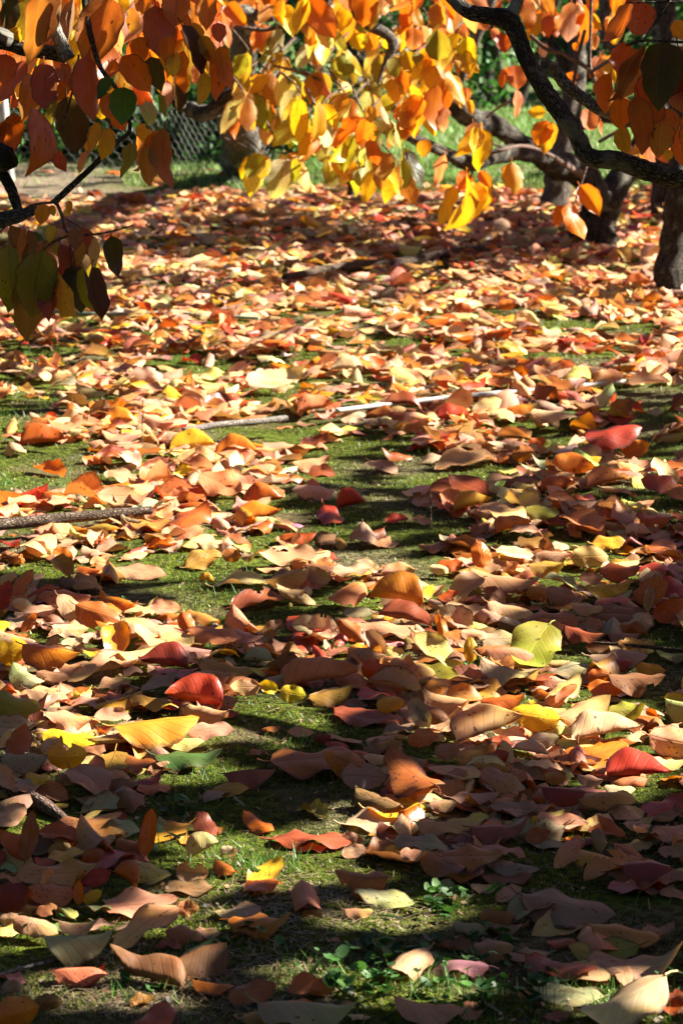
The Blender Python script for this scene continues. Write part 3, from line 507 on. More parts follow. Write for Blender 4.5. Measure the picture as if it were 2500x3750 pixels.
def dry():
    mb = MB(); n = 2600
    for i in range(n):
        if i % 3 == 0: px, py = rnd.uniform(200, 1250), rnd.uniform(3480, 3760)
        elif i % 3 == 1: px, py = rnd.gauss(1150, 200), rnd.gauss(3330, 80)
        else: px, py = rnd.uniform(0, 2500), rnd.uniform(1700, 3750)
        g = G(px, py); a = rnd.uniform(0, 6.28); l = rnd.uniform(.008, .035); w_ = .0007; z = terr(g[0], g[1])+rnd.uniform(.001, .005)
        d = np.array((math.cos(a), math.sin(a), rnd.uniform(-.05, .15)))*l; s = np.array((-math.sin(a), math.cos(a), 0))*w_; p = np.array((g[0], g[1], z))
        c = np.array(rnd.choice([(.34, .24, .14), (.24, .17, .10), (.14, .09, .05), (.42, .33, .2)]))
        mb.add([p-s, p+s, p+d+s*.5, p+d-s*.5], [(0, 1, 2, 3)], tuple(c)+(0,))
    for i in range(9000):
        px, py = rnd.uniform(-100, 2600), rnd.uniform(1500, 3800); g = G(px, py)
        if vn(g[0], g[1], 6, 3) < .35: continue
        l = rnd.uniform(.0015, .007); a = rnd.uniform(0, 6.28); z = terr(g[0], g[1])+rnd.uniform(.002, .006); d = np.array((math.cos(a), math.sin(a), rnd.gauss(0, .4)))*l; q_ = np.array((-math.sin(a), math.cos(a), rnd.gauss(0, .4)))*l*rnd.uniform(.2, .8); p = np.array((g[0], g[1], z))
        mb.add([p-d, p-q_, p+d*.8, p+q_], [(0, 1, 2, 3)], tuple(np.array(rnd.choice([(.20, .10, .05), (.10, .055, .03), (.05, .03, .02), (.34, .19, .10), (.40, .30, .18)]))*rnd.uniform(.7, 1.2))+(0,))
    tag(mb.build('dry_grass', MGRASS, smooth=False), 'dry straw, needles and brown leaf crumbs strewn over moss and bare soil', 'dry grass', kind='stuff')
dry()
def clover():
    mb = MB(); C = [(1330, 3650, 130, 60, 90), (1590, 3320, 130, 40, 60), (1800, 3590, 260, 110, 95), (1450, 3560, 190, 90, 45), (1900, 3690, 220, 60, 60), (1250, 3680, 70, 40, 30), (1680, 3730, 180, 40, 55), (540, 3640, 60, 20, 14), (1850, 3440, 160, 70, 22), (1350, 3520, 120, 40, 16), (220, 3420, 70, 25, 12), (500, 2780, 70, 12, 10), (620, 3120, 50, 25, 14), (450, 2200, 60, 20, 10), (100, 3450, 60, 30, 12), (2480, 3660, 60, 40, 14), (1180, 2480, 30, 20, 8), (700, 3000, 300, 60, 18), (900, 3500, 300, 90, 25)]
    for cx, cy, a, b, n in C:
        for i in range(int(n*.33)):
            g = G(cx+rnd.gauss(0, a*.55), cy+rnd.gauss(0, b*.55)); h = rnd.uniform(.006, .03); r = rnd.uniform(.0025, .0095)
            c = np.array((g[0], g[1], terr(g[0], g[1])+h)); col = np.array(rnd.choice([(.025, .085, .012), (.04, .12, .015), (.06, .15, .02), (.02, .06, .01)]))
            nl_ = rnd.choice([1, 3, 3]); a0 = rnd.uniform(0, 6.28)
            for k in range(nl_):
                an = a0+k*2.09; o = c+np.array((math.cos(an), math.sin(an), 0))*r*(.9 if nl_ > 1 else 0)
                tx, ty = rnd.gauss(0, .45), rnd.gauss(-.2, .45); th = np.linspace(0, 2*np.pi, 8, endpoint=False)
                rr = r*(1+.12*np.cos(th*2+an)); x = rr*np.cos(th); y = rr*np.sin(th); V = np.stack([o[0]+x, o[1]+y, o[2]+x*tx+y*ty], 1)
                V = np.concatenate([V, [o+np.array((0, 0, -r*.25))]]); mb.add(V, [(j, (j+1) % 8, 8) for j in range(8)], tuple(col*rnd.uniform(.7, 1.3))+(0,))
            s = .0006; b0 = np.array((g[0], g[1], terr(g[0], g[1]))); mb.add([b0-(s, 0, 0), b0+(s, 0, 0), c+(s, 0, 0), c-(s, 0, 0)], [(0, 1, 2, 3)], (.08, .16, .03, 0))
    tag(mb.build('clover', MGRASS), 'low round leaved clover weeds in the shaded foreground', 'ground cover', kind='stuff')
clover()
# ---------------------------------------------------------------- sticks, battens, posts
def stick(name, pts, rpx, mat, label, cat, z=.01, seg=9, knob=.12, square=None):
    P3 = []; rr = []
    for (x, y), r in zip(pts, rpx):
        g = G(x, y); s = FPX/((g-CAM) @ FW); zz = z+r/s; g = G(x, y, zz); P3.append(g+np.array((0, 0, terr(g[0], g[1])*.5))); rr.append(r/s)
    mb = MB(); tube(mb, P3, rr, seg, 5, knob)
    return tag(mb.build(name, mat, origin=P3[0]), label, cat)
def batten(p0, p1, wpx, tpx, mat, name, label, cat, z=.014, notch=0):
    a = G(*p0, z); b = G(*p1, z); s = FPX/((a-CAM) @ FW); W_ = wpx/s; T_ = tpx/s
    d = (b-a); L = np.linalg.norm(d); d /= L; sd = np.cross(d, (0, 0, 1)); sd /= np.linalg.norm(sd); upv = np.array((0, 0, 1.))
    mb = MB(); n = 24; V = []; U = []
    for i in range(n+1):
        t = i/n; c = a+d*L*t; j = rng.uniform(-.04, .04, 8)*T_
        prof = [(-.5, 0), (-.5, .85), (-.42, 1), (.42, 1), (.5, .85), (.5, 0)]
        for k, (u, v) in enumerate(prof):
            V.append(c+sd*(u*W_+j[k])+upv*(v*T_+j[k]*.4+.003*math.sin(t*5))); U.append((t*L, u*W_, v*T_))
    F = [(i*6+j, i*6+(j+1) % 6, (i+1)*6+(j+1) % 6, (i+1)*6+j) for i in range(n) for j in range(6)]
    mb.add(V, F, None, np.array(U)); mb.add([V[k] for k in range(6)], [(5, 4, 3, 2, 1, 0)], None, np.array(U[:6])); mb.add(V[-6:], [(0, 1, 2, 3, 4, 5)], None, np.array(U[-6:]))
    return tag(mb.build(name, mat, origin=a, smooth=False), label, cat)
def S(r, *pts): return [rp(r, x, y) for x, y in pts]
batten(rp(3, 845, 735), rp(3, 1315, 672), 28, 19, MGREY, 'batten', 'short grey weathered wooden batten lying among leaves left of centre', 'wood', .035)
batten(rp(4, -20, 640), rp(4, 1320, 497), 30, 14, MWHITE, 'batten', 'long thin white painted batten running through the leaves', 'wood', .03)
stick('stick', S(3, (-60, 1172), (200, 1140), (450, 1120), (695, 1098)), [22, 21, 18, 16], MDARKW, 'thick dark weathered stick poking in from the left edge', 'stick', .03, 7, .08)
stick('log', [(1040, 1015), (1250, 985), (1500, 960), (1700, 925), (1890, 905)], [13, 15, 16, 14, 9], MDARKW, 'fallen grey limb lying in the shaded band before the trees', 'log', .03)
stick('cane', S(3, (240, 165), (480, 180), (800, 185), (1190, 210)), [7, 7, 7, 6], MPGREEN, 'long thin pale green cane lying flat behind the sunny leaves', 'cane', .02, 8, .02)
stick('twig', S(3, (895, 192), (1010, 165), (1150, 130)), [5, 5, 3], MTWIG, 'thin greyish twig crossing the pale green cane', 'twig', .025)
stick('stick', [(2330, 1724), (2420, 1712), (2560, 1695)], [6, 9, 11], MDARKW, 'brown stick entering from the right edge over dark moss', 'stick', .02)
stick('branch', [(-60, 2870), (60, 2910), (150, 2955), (240, 3010)], [34, 33, 28, 14], MTWIG, 'thick fallen branch half covered by leaves at the left edge', 'branch', .004)
stick('twig', S(7, (-10, 920), (110, 880), (240, 845), (330, 800), (430, 770)), [7, 7, 6, 6, 3], MGREY, 'long pale twig on bare ground at the lower left', 'twig', .008)
stick('twig', S(7, (1280, 740), (1340, 775), (1425, 835)), [3, 5, 5], MTWIG, 'small brown twig lying on dark soil near the clover', 'twig', .004)
stick('twig', S(6, (1020, 425), (1200, 440), (1400, 455), (1590, 475)), [4, 6, 7, 8], MDARKW, 'dark twig buried in leaves beside the olive leaf', 'twig', .02)
stick('twig', [(1590, 985), (1680, 1040), (1790, 1075)], [4, 4, 3], MTWIG, 'thin pinkish twig slanting through leaves before the forked tree', 'twig', .04)
def stem(px, py, hpx, leanpx, rpx, label):
    g = G(px, py); s = FPX/((g-CAM) @ FW); mb = MB(); h = hpx/s
    tube(mb, [g, g+np.array((leanpx*.3/s, 0, h*.5)), g+np.array((leanpx/s, 0, h))], [rpx/s, rpx/s*.9, rpx/s*.6], 6, 4, .1)
    tube(mb, [g+np.array((leanpx*.3/s, 0, h*.55)), g+np.array(((leanpx*.3+9)/s, 0, h*.8))], [rpx/s*.7, rpx/s*.5], 5, 3, .1)
    tag(mb.build('dry_stem', MTWIG, origin=g), label, 'stem', 'thin dead stems standing in the leaves')
stem(522, 1650, 190, 4, 2.5, 'thin upright dead stem beside the short grey batten')
stem(1577, 1940, 155, -4, 2.5, 'forked upright dead stem on the bright moss patch')
stem(1730, 1320, 90, 2, 2.5, 'short upright dead stem behind the white batten')
def post(px, py, top, r, lean, mat, name, label, cat, cap=False):
    g = G(px, py); s = FPX/((g-CAM) @ FW); h = (py-top)/s
    o = empty(name, g, label, cat); mb = MB(); tube(mb, [g-np.array((0, 0, .05)), g+np.array((lean*.5/s, 0, h*.5)), g+np.array((lean/s, 0, h))], [r/s, r/s*.96, r/s*.92], 12, 5, .03)
    mb.build('shaft', mat, o, origin=g)
    m2 = MB(); c = g+np.array((lean/s, 0, h)); tube(m2, [c-np.array((0, 0, .003)), c+np.array((0, 0, .012))], [r/s*1.04, r/s*.8], 12, 2, .02); m2.build('cap', mat, o, origin=c)
post(1350, 748, 560, 24, -6, MBARKP, 'post', 'short pale lichened wooden post behind the leaf carpet', 'post')
post(1292, 740, 600, 15, -12, MBARK, 'stake', 'thin dark wooden stake left of the pale post', 'stake')
post(40, 668, -150, 20, -60, MWHITE, 'post', 'slanting white pole behind the branches at the left edge', 'post')
# ---------------------------------------------------------------- chicken wire
def hexwire():
    base = [G(-250, 636), G(20, 638), G(330, 644), G(560, 655), G(700, 668), G(830, 680), G(935, 684), G(1000, 668)]
    Cc, _ = catmull(base, [0]*len(base), 10); seg = np.linalg.norm(np.diff(Cc, axis=0), axis=1); cum = np.concatenate([[0], np.cumsum(seg)])
    o = empty('wire_fence', base[3], 'low sagging chicken wire fence with hexagonal mesh beyond the leaves', 'fence')
    def at(s_, z):
        x = np.interp(s_, cum, Cc[:, 0]); y = np.interp(s_, cum, Cc[:, 1])
        return np.array((x+.03*math.sin(s_*5+z*6), y+.16*z+.03*math.sin(s_*7+z*9), .01+z+.015*math.sin(s_*6)))
    mb = MB(); p = .062; h1 = .017; h2 = .018; H = .36; r = .0018
    def wire(a, b):
        d = b-a; d /= np.linalg.norm(d)+1e-9; u = np.cross(d, (0, 1, .1)); u /= np.linalg.norm(u); v = np.cross(d, u)
        ring = [u*r, v*r, -u*r, -v*r]
        mb.add([a+x for x in ring]+[b+x for x in ring], [(i, (i+1) % 4, 4+(i+1) % 4, 4+i) for i in range(4)])
    nx = int(cum[-1]/p); nz = int(H/(h1+h2))
    for i in range(nx):
        for j in range(nz):
            s0 = i*p+(p/2 if j % 2 else 0); z = j*(h1+h2); B = at(s0, z); Lf = at(s0-p/2, z+h1); Rt = at(s0+p/2, z+h1)
            wire(B, Lf); wire(B, Rt); wire(Lf, at(s0-p/2, z+h1+h2))
    mb.build('mesh', MWIRE, o, origin=base[3])
    m2 = MB(); tube(m2, [at(s_, H) for s_ in np.linspace(0, cum[-1], 30)], [.003]*30, 5, 2, 0); m2.build('top_wire', MWIRE, o, origin=base[3])
hexwire()
# ---------------------------------------------------------------- trees
HANGM = MHANG
TREES = {}
def tree(key, name, label, base):
    o = empty(name, base, label, 'tree', 'persimmon trees of the orchard'); TREES[key] = dict(o=o, fol=MB(), n=0, leaves=[], anchors=[]); return o
def branch(key, pts, rad, part='branch', mat=MBARK, seg=12, knob=.13):
    mb = MB(); C = tube(mb, pts, rad, seg, 6, knob); mb.build(part, mat, TREES[key]['o'], origin=pts[0]); return C
def hang(key, a, b, T, cn, depth, ind=True):
    """leaf hanging from base point a to tip b (pixels), T pixels wide, at a depth"""
    dp = depth+rnd.uniform(-.12, .12)*depth/5; p0 = P(*a, dp); p1 = P(*b, dp); ax = p1-p0; ax = ax+FW*rnd.gauss(0, .33)*np.linalg.norm(ax)
    L = np.linalg.norm(ax); ax /= L; Tm = T*dp/FPX; W = max(Tm, .52*L); W = min(W, .8*L); cs = min(1, Tm/W); th = math.acos(cs)*rnd.choice([-1, 1])
    side = np.cross(ax, FW); side /= np.linalg.norm(side); fw = np.cross(side, ax)
    bb = side*math.cos(th)+fw*math.sin(th); n = np.cross(ax, bb)
    if n @ FW > 0: bb = -bb; n = -n
    V, F, U = leafgeo(L, W, rnd.choice([-.25, .15, .3, .45]), rnd.uniform(-.9, .6), 12, 4, .03, pt=1, fold=rnd.choice([-.1, .15, .35, .6]), tear=int(rnd.random() < .15))
    V = V @ np.array([ax, bb, n])+(p0+p1)/2
    TREES[key]['leaves'].append((V, F, U, colour(cn, .07), p0, T*L*FPX/dp if ind else 0))
def tw(key, pts, r0, r1, depth, part='twig', mat=MTWIG, dd=0):
    n = len(pts); P3 = [P(x, y, depth+dd*i/(n-1)) for i, (x, y) in enumerate(pts)]; s = depth/FPX
    branch(key, P3, [(r0+(r1-r0)*i/(n-1))*s for i in range(n)], part, mat, 7 if r0 < 12 else 12, .13)
# near left tree -----------------------------------------------
DL = 4.25
tb = np.array((-1.55, 4.9, 0)); tree('L', 'persimmon_tree', 'persimmon tree whose dark rust orange leaves hang over the upper left corner', tb)
branch('L', [tb-np.array((0, 0, .1)), tb+(0.03, 0, .5), tb+(.08, -.05, 1.1), tb+(.02, -.1, 1.7), tb+(.1, -.1, 2.3)], [.11, .085, .075, .06, .04], 'trunk')
branch('L', [tb+(.03, 0, .55), P(-260, 800, DL), P(-60, 815, DL), P(60, 790, DL), P(150, 765, DL)], [.03, .024, .0135, .012, .006], 'branch', MBARKP)
branch('L', [tb+(.08, -.05, 1.15), P(-150, 520, DL), P(-10, 620, DL), P(40, 690, DL), P(68, 770, DL)], [.025, .018, .0095, .0085, .007], 'branch')
branch('L', [tb+(.08, -.05, 1.2), P(-200, 130, DL), P(0, 150, DL), P(90, 180, DL), P(200, 195, DL), P(245, 210, DL)], [.03, .022, .012, .0115, .013, .010], 'branch')
branch('L', [P(215, -120, DL), P(190, 30, DL-.02), P(205, 110, DL-.03), P(235, 180, DL-.03), P(250, 215, DL-.03)], [.011, .0085, .0085, .0105, .012], 'branch', MBARKP)
tw('L', [(478, 450), (470, 490), (425, 525), (330, 620), (270, 675), (215, 725), (195, 745)], 7, 13, DL, 'branch', MBARK)
tw('L', [(425, 530), (412, 480), (400, 440)], 7, 4, DL); tw('L', [(478, 455), (430, 330), (370, 250), (330, 120), (300, -60)], 7, 12, DL, 'branch', MBARK)
tw('L', [(205, 735), (228, 790), (240, 840), (262, 862), (258, 900), (268, 975)], 7, 3, DL-.1); tw('L', [(262, 862), (350, 858), (420, 845), (487, 825)], 5, 2, DL-.1, mat=MBARK)
tw('L', [(262, 858), (190, 890), (130, 945), (100, 960)], 5, 3, DL-.1); tw('L', [(205, 740), (100, 760), (0, 850)], 5, 3, DL); tw('L', [(225, 480), (265, 340), (290, 200)], 4, 5, DL)
tw('L', [(240, 800), (290, 830), (330, 860)], 3, 2, DL)
HL = """11 60 -80 20 300 140 darkolive;11 310 -60 270 540 250 ochre;11 880 -20 760 570 370 rust;11 1280 50 1300 480 280 redbrown;11 960 -40 990 480 120 peach;11 1470 -60 1440 240 230 orange;11 700 -20 740 60 80 darkolive;11 540 -20 460 320 120 darkbrown;11 620 -20 590 420 100 darkbrown
11 150 470 10 900 200 deeporange;11 60 440 20 700 200 deeporange;11 280 600 220 1010 210 rust;11 340 500 390 930 230 redbrown;11 620 600 450 830 110 deeporange;11 330 870 350 1370 230 deeporange;11 110 930 60 1290 190 deeporange;11 560 790 620 1300 270 darkolive;11 470 820 410 1200 110 olive;11 440 1230 540 1420 120 redbrown
11 700 450 750 1020 220 deeporange;11 1130 310 1180 500 170 orange;11 1000 470 1230 750 220 orange;11 950 500 900 600 100 orange;11 1400 300 1390 560 130 orange;11 1250 470 1310 750 160 darkolive;11 1030 720 1000 1010 240 green;11 930 640 800 820 110 green;11 1510 210 1670 680 130 darkbrown;11 1440 560 1460 940 130 darkbrown
11 1380 660 1360 930 90 peach;11 1200 830 1240 1040 130 palegreen;11 1300 780 1340 980 60 olive;11 840 850 840 990 120 yellow;11 930 900 1020 1050 160 orange;11 1150 1010 1220 1190 130 gold;11 1300 1060 1380 1560 170 rust;11 1250 1080 1290 1420 110 orange;11 1140 1100 1160 1450 130 ochre;11 1200 1200 1230 1540 170 ochre;11 1060 1170 1030 1500 140 olive
11 800 1000 760 1300 120 gold;11 900 1050 830 1320 130 gold;11 690 1230 650 1420 80 peach;11 1440 430 1420 640 140 yellow;12 440 390 500 740 150 orange;12 380 400 400 840 140 orange;12 330 600 320 860 120 gold;12 120 -60 100 230 270 orange;12 340 -40 350 250 170 orange;12 220 130 300 480 100 salmon;12 430 180 470 360 130 deeporange
11 30 1000 20 1200 160 orange;11 160 230 100 400 120 gold;11 530 520 520 700 130 deeporange;11 720 60 690 330 150 ochre;11 780 1080 700 1250 120 gold;11 1080 60 1090 300 110 ochre;11 1180 -60 1160 140 150 orange;11 870 760 900 980 150 orange;11 30 150 -30 420 170 deeporange;11 430 620 420 860 100 rust
12 20 320 60 620 130 yellow;12 180 420 200 760 130 orange;12 60 -60 40 200 160 olive;12 250 200 240 420 100 gold;12 300 300 420 520 130 gold
15 110 510 100 890 140 bronze;15 190 520 150 830 80 rust;15 240 540 250 780 100 brown;15 360 330 340 500 130 gold;15 420 340 450 430 60 gold;15 420 500 420 650 100 yellow;15 220 590 360 610 80 green;15 190 790 210 1110 190 green;15 170 1000 170 1180 80 darkolive;15 360 730 350 1000 150 darkolive;15 500 830 410 1310 200 redbrown
15 600 850 550 1170 190 darkolive;15 690 850 730 1220 100 olive;15 740 850 830 1290 150 darkbrown;15 910 590 930 920 160 darkolive;15 610 520 620 710 130 brown;15 700 530 730 780 130 redbrown;15 560 300 575 420 60 gold;15 430 680 560 760 100 olive;15 780 600 770 870 80 peach;15 680 640 650 840 90 ochre"""
for q in HL.replace('\n', ';').split(';'):
    a = q.split(); r = int(a[0]); x0, y0, x1, y1, T = map(float, a[1:6]); s = REG[r][2]
    hang('L', rp(r, x0, y0), rp(r, x1, y1), T/s, a[6], DL-.1 if r == 15 else DL)
# near right tree -----------------------------------------------
DR = 4.8
tb = np.array((2.7, 3.2, 0)); tree('R', 'persimmon_tree', 'persimmon tree whose crooked dark branch bends across the upper right corner', tb)
branch('R', [tb-np.array((0, 0, .1)), tb+(-.02, 0, .5), tb+(-.05, -.05, 1.0), tb+(.05, -.1, 1.7), tb+(.0, -.1, 2.4)], [.12, .09, .08, .06, .04], 'trunk')
branch('R', [tb+(-.04, -.02, .75), P(3200, 900, DR), P(2700, 705, DR), P(2500, 660, DR), P(2370, 625, DR), P(2260, 590, DR), P(2150, 572, DR), P(2110, 500, DR), P(2050, 410, DR), P(1990, 330, DR), P(1940, 240, DR), P(1895, 130, DR), P(1860, 75, DR), P(1790, 58, DR), P(1715, 42, DR), P(1650, -10, DR), P(1560, -120, DR)],
       [.035, .027, .0185, .0185, .0175, .0175, .0195, .0165, .0165, .016, .0155, .0155, .017, .0135, .0125, .0115, .01], 'branch')
branch('R', [P(1855, 80, DR), P(1885, 25, DR), P(1905, -30, DR), P(1960, -140, DR)], [.014, .011, .010, .008], 'branch', MBARKP)
branch('R', [P(2700, 520, DR+.5), P(2440, 480, DR+.5), P(2230, 415, DR+.5), P(2150, 370, DR+.5), P(2080, 320, DR+.5), P(2030, 255, DR+.5), P(1995, 235, DR+.45)], [.02, .016, .0125, .012, .012, .011, .012], 'branch', MBARKP)
tw('R', [(2010, 250), (2060, 300), (2110, 340), (2160, 365)], 5, 4, DR+.6); tw('R', [(2500, 155), (2400, 150), (2350, 150), (2290, 165)], 5, 4, DR-.2, mat=MBARK); tw('R', [(2355, 148), (2400, 80), (2470, -40)], 6, 8, DR-.2, mat=MBARK)
tw('R', [(2560, 5), (2400, 8), (2300, 10)], 4, 3, DR-.2, mat=MBARK)
HR = """14 1130 20 960 420 150 orange;14 1240 10 1130 350 290 deeporange;14 1140 360 970 660 190 deeporange;14 1230 370 960 850 120 redbrown;14 960 590 920 960 160 orange;14 1210 400 1050 850 260 rust;14 1390 350 1375 935 350 darkolive;14 1180 800 1260 1260 190 rust;14 1330 820 1240 1100 230 rust;14 1060 800 1060 1045 200 orange
14 1050 1050 1120 1260 150 gold;14 1380 1000 1370 1300 220 ochre;14 1480 900 1400 1150 250 rust;14 1530 1060 1560 1370 170 orange;14 1500 170 1590 330 180 gold;14 1540 360 1560 900 200 redbrown;14 1450 1230 1430 1330 120 yellow;14 1600 500 1590 1000 220 rust;14 1640 900 1600 1300 220 orange;14 1300 600 1200 900 200 deeporange"""
for q in HR.replace('\n', ';').split(';'):
    a = q.split(); r = int(a[0]); x0, y0, x1, y1, T = map(float, a[1:6]); s = REG[r][2]
    hang('R', rp(r, x0, y0), rp(r, x1, y1), T/s, a[6], DR-.25+(.12 if a[6] != 'darkolive' else 0))
# forked middle tree -----------------------------------------------
tb = G(2155, 905); DM = float((tb-CAM) @ FW); tree('F', 'persimmon_tree', 'dark forked persimmon tree trunk standing in leaves right of centre', tb)
def pr(r): return r*DM/FPX
branch('F', [tb-(0, 0, .08), P(2165, 860, DM), P(2185, 800, DM), P(2215, 740, DM), P(2270, 660, DM), P(2330, 560, DM+.1), P(2420, 380, DM+.3), P(2480, 100, DM+.5)], [pr(95), pr(78), pr(70), pr(66), pr(52), pr(40), pr(32), pr(24)], 'trunk', MBARK, 16, .2)
branch('F', [P(2200, 780, DM), P(2165, 700, DM-.1), P(2130, 640, DM-.15), P(2030, 600, DM-.3), P(1930, 540, DM-.5), P(1830, 470, DM-.7), P(1720, 430, DM-.9), P(1650, 370, DM-1), P(1580, 300, DM-1.1), P(1440, 285, DM-1.2), P(1280, 300, DM-1.3), P(1150, 260, DM-1.3)],
       [pr(60), pr(56), pr(54), pr(42), pr(38), pr(36), pr(32), pr(26), pr(26), pr(20), pr(15), pr(8)], 'branch', MBARK, 14, .2)
branch('F', [P(2060, 620, DM-.3), P(1960, 570, DM-.8), P(1850, 560, DM-1), P(1730, 600, DM-1.3), P(1640, 565, DM-1.4), P(1540, 520, DM-1.5), P(1450, 475, DM-1.6), P(1350, 470, DM-1.6), P(1260, 430, DM-1.6)], [pr(34), pr(28), pr(26), pr(28), pr(20), pr(17), pr(16), pr(12), pr(7)], 'branch', MBARK, 12, .2)
D2 = 8.8
branch('F', [P(2130, 640, DM-.2), P(2080, 610, 10.6), P(2000, 560, D2+.9), P(1920, 535, D2+.3), P(1850, 545, D2), P(1770, 575, D2), P(1740, 610, D2), P(1720, 650, D2)], [.02, .012, .006, .006, .006, .005, .004, .003], 'twig', MTWIG, 8, .1)
branch('F', [P(1850, 545, D2), P(1790, 520, D2), P(1760, 500, D2)], [.004, .003, .002], 'twig', MTWIG, 6); branch('F', [P(2150, 595, D2), P(2130, 660, D2), P(2115, 710, D2), P(2100, 745, D2)], [.005, .004, .003, .002], 'twig', MTWIG, 6)
branch('F', [P(1780, 430, D2+.9), P(1830, 390, D2+.6), P(1900, 355, D2+.5)], [.005, .004, .003], 'twig', MTWIG, 6); branch('F', [P(1560, 520, D2+.3), P(1650, 555, D2+.2), P(1740, 575, D2)], [.002, .003, .003], 'twig', MTWIG, 6)
for q in ([(2095, 325), (2110, 230), (2140, 110)], [(2185, 320), (2160, 250), (2160, 130), (2165, -30)], [(2165, 260), (2230, 220), (2300, 180)], [(1940, 130), (2000, 180), (2060, 195)], [(2060, 195), (2150, 250), (2180, 300)], [(2190, 520), (2260, 480), (2300, 460)]):
    branch('F', [P(x, y, 8.2) for x, y in q], [.006, .006, .005, .005][:len(q)], 'twig', MTWIG, 6)
HM = """17 450 260 390 350 90 orange;17 380 330 300 550 80 gold;17 460 290 370 545 90 gold;17 480 300 450 530 110 yellow;17 520 260 530 480 80 gold;17 510 250 560 340 60 orange;17 330 165 280 345 60 peach;17 680 205 680 380 115 gold;17 470 0 500 140 110 peach;17 530 60 520 170 80 orange;17 850 -10 810 120 110 orange;17 880 0 850 160 90 gold
17 940 430 900 535 80 orange;17 975 420 1040 620 105 orange;17 1030 325 1130 490 110 orange;14 440 920 290 920 110 yellow;14 200 520 200 750 180 deeporange;14 200 740 200 970 80 salmon;14 110 560 90 740 80 orange;14 340 650 370 790 50 peach;14 810 890 800 1120 150 salmon;14 880 990 890 1120 40 orange;14 640 20 620 370 190 peach
14 700 20 690 250 100 orange;14 760 40 800 420 120 orange;14 270 -30 310 260 150 orange;14 350 -20 340 120 70 ochre;14 20 230 30 350 80 peach;14 90 270 100 450 130 deeporange;14 420 340 430 480 90 cream;14 660 590 650 720 150 orange;14 840 280 840 420 90 orange;14 690 350 690 420 90 orange;14 820 -40 830 120 100 orange
13 690 690 700 1130 150 gold;13 700 800 690 1100 120 peach;13 860 700 880 1080 170 orange;13 960 880 940 1100 110 salmon;13 620 880 650 1140 130 orange;13 520 650 560 850 120 gold;13 700 210 690 440 150 orange;13 770 210 780 350 120 peach;13 640 420 680 620 150 yellow;13 900 260 900 500 220 olive;13 740 420 720 530 100 olive;13 540 460 560 650 130 olive
13 1070 510 1080 600 60 salmon;13 1020 620 1030 760 90 gold;13 1130 720 1140 830 120 salmon;13 1150 820 1180 950 70 gold;13 920 520 940 690 60 salmon;13 800 1150 780 1290 130 gold;13 580 1220 620 1560 130 olive;13 640 1240 760 1560 110 darkolive;13 440 1250 470 1500 180 ochre;13 350 1150 400 1360 120 orange;13 330 870 360 1020 110 gold;13 460 860 520 1050 60 cream;13 1190 520 1240 600 60 gold"""
for q in HM.replace('\n', ';').split(';'):
    a = q.split(); r = int(a[0]); x0, y0, x1, y1, T = map(float, a[1:6]); s = REG[r][2]
    hang('F', rp(r, x0, y0), rp(r, x1, y1), T/s, a[6], D2 if r in (17, 14) else 8.0)
# middle left tree -----------------------------------------------
tb = G(905, 640); D3 = 9.2
tree('M', 'persimmon_tree', 'persimmon tree with yellow green drooping leaves at top centre', tb)
branch('M', [tb-(0, 0, .08), P(890, 560, 14.6), P(870, 480, 13.8), P(860, 400, 12.8), P(880, 300, 11.8), P(900, 150, 11), P(960, -50, 10.8)], [.12, .10, .09, .075, .06, .05, .04], 'trunk', MBARKP, 14, .2)
branch('M', [P(860, 390, 12.6), P(800, 400, 11), P(740, 415, 10), P(690, 395, 9.6), P(640, 380, 9.4)], [.06, .035, .026, .024, .015], 'branch', MBARK, 12, .2)
branch('M', [P(690, 395, 9.5), P(760, 415, 9.4), P(830, 355, 9.4), P(900, 320, 9.4), P(990, 340, 9.4)], [.02, .026, .026, .02, .012], 'branch', MBARK, 12, .2)
branch('M', [P(780, 90, 9.3), P(870, 45, 9.3), P(960, 60, 9.3), P(1040, 60, 9.3), P(1130, 110, 9.3), P(1180, 30, 9.3), P(1240, -60, 9.3)], [.012, .026, .022, .02, .012, .014, .018], 'branch', MBARKP, 12, .2)
branch('M', [P(1290, -60, 9), P(1310, 40, 9), P(1350, 90, 9), P(1420, 130, 9), P(1440, 170, 9), P(1410, 230, 9), P(1385, 310, 9)], [.022, .024, .02, .016, .018, .009, .006], 'branch', MBARKP, 12, .15)
branch('M', [P(1820, -40, 10), P(1740, 150, 10), P(1700, 260, 10), P(1680, 340, 10)], [.018, .016, .014, .01], 'branch', MBARKP, 10, .15)
branch('M', [P(700, 110, 9.2), P(860, 100, 9.2), P(960, 110, 9.2), P(1040, 95, 9.2), P(1150, 80, 9.2)], [.006, .006, .007, .007, .006], 'twig', MTWIG, 6)
branch('M', [P(1000, 240, 9), P(1080, 260, 9), P(1140, 280, 9), P(1180, 300, 9)], [.004, .005, .006, .004], 'twig', MTWIG, 6)
def cluster(key, px, py, depth, cols, n, sc_=1.0, spread=45):
    for i in range(n):
        L = rnd.uniform(80, 145)*9/depth*sc_; a = rnd.uniform(-1, 1)*(.75 if i else .2); x = px+math.sin(a)*spread*.5+rnd.gauss(0, 8); y = py+rnd.uniform(0, spread*.7)
        hang(key, (x, y), (x+math.sin(a)*L, y+math.cos(a)*L), L*rnd.uniform(.34, .68), rnd.choice(cols), depth, ind=(py < 700))
YG = ['limey', 'limey', 'gold', 'limey', 'palegreen', 'olive', 'gold', 'paleyellow', 'yellow', 'orange', 'ochre']; OR = ['orange', 'orange', 'gold', 'peach', 'deeporange', 'salmon', 'ochre', 'gold']; GO = ['gold', 'ochre', 'gold', 'olive', 'orange', 'yellow', 'yellow']
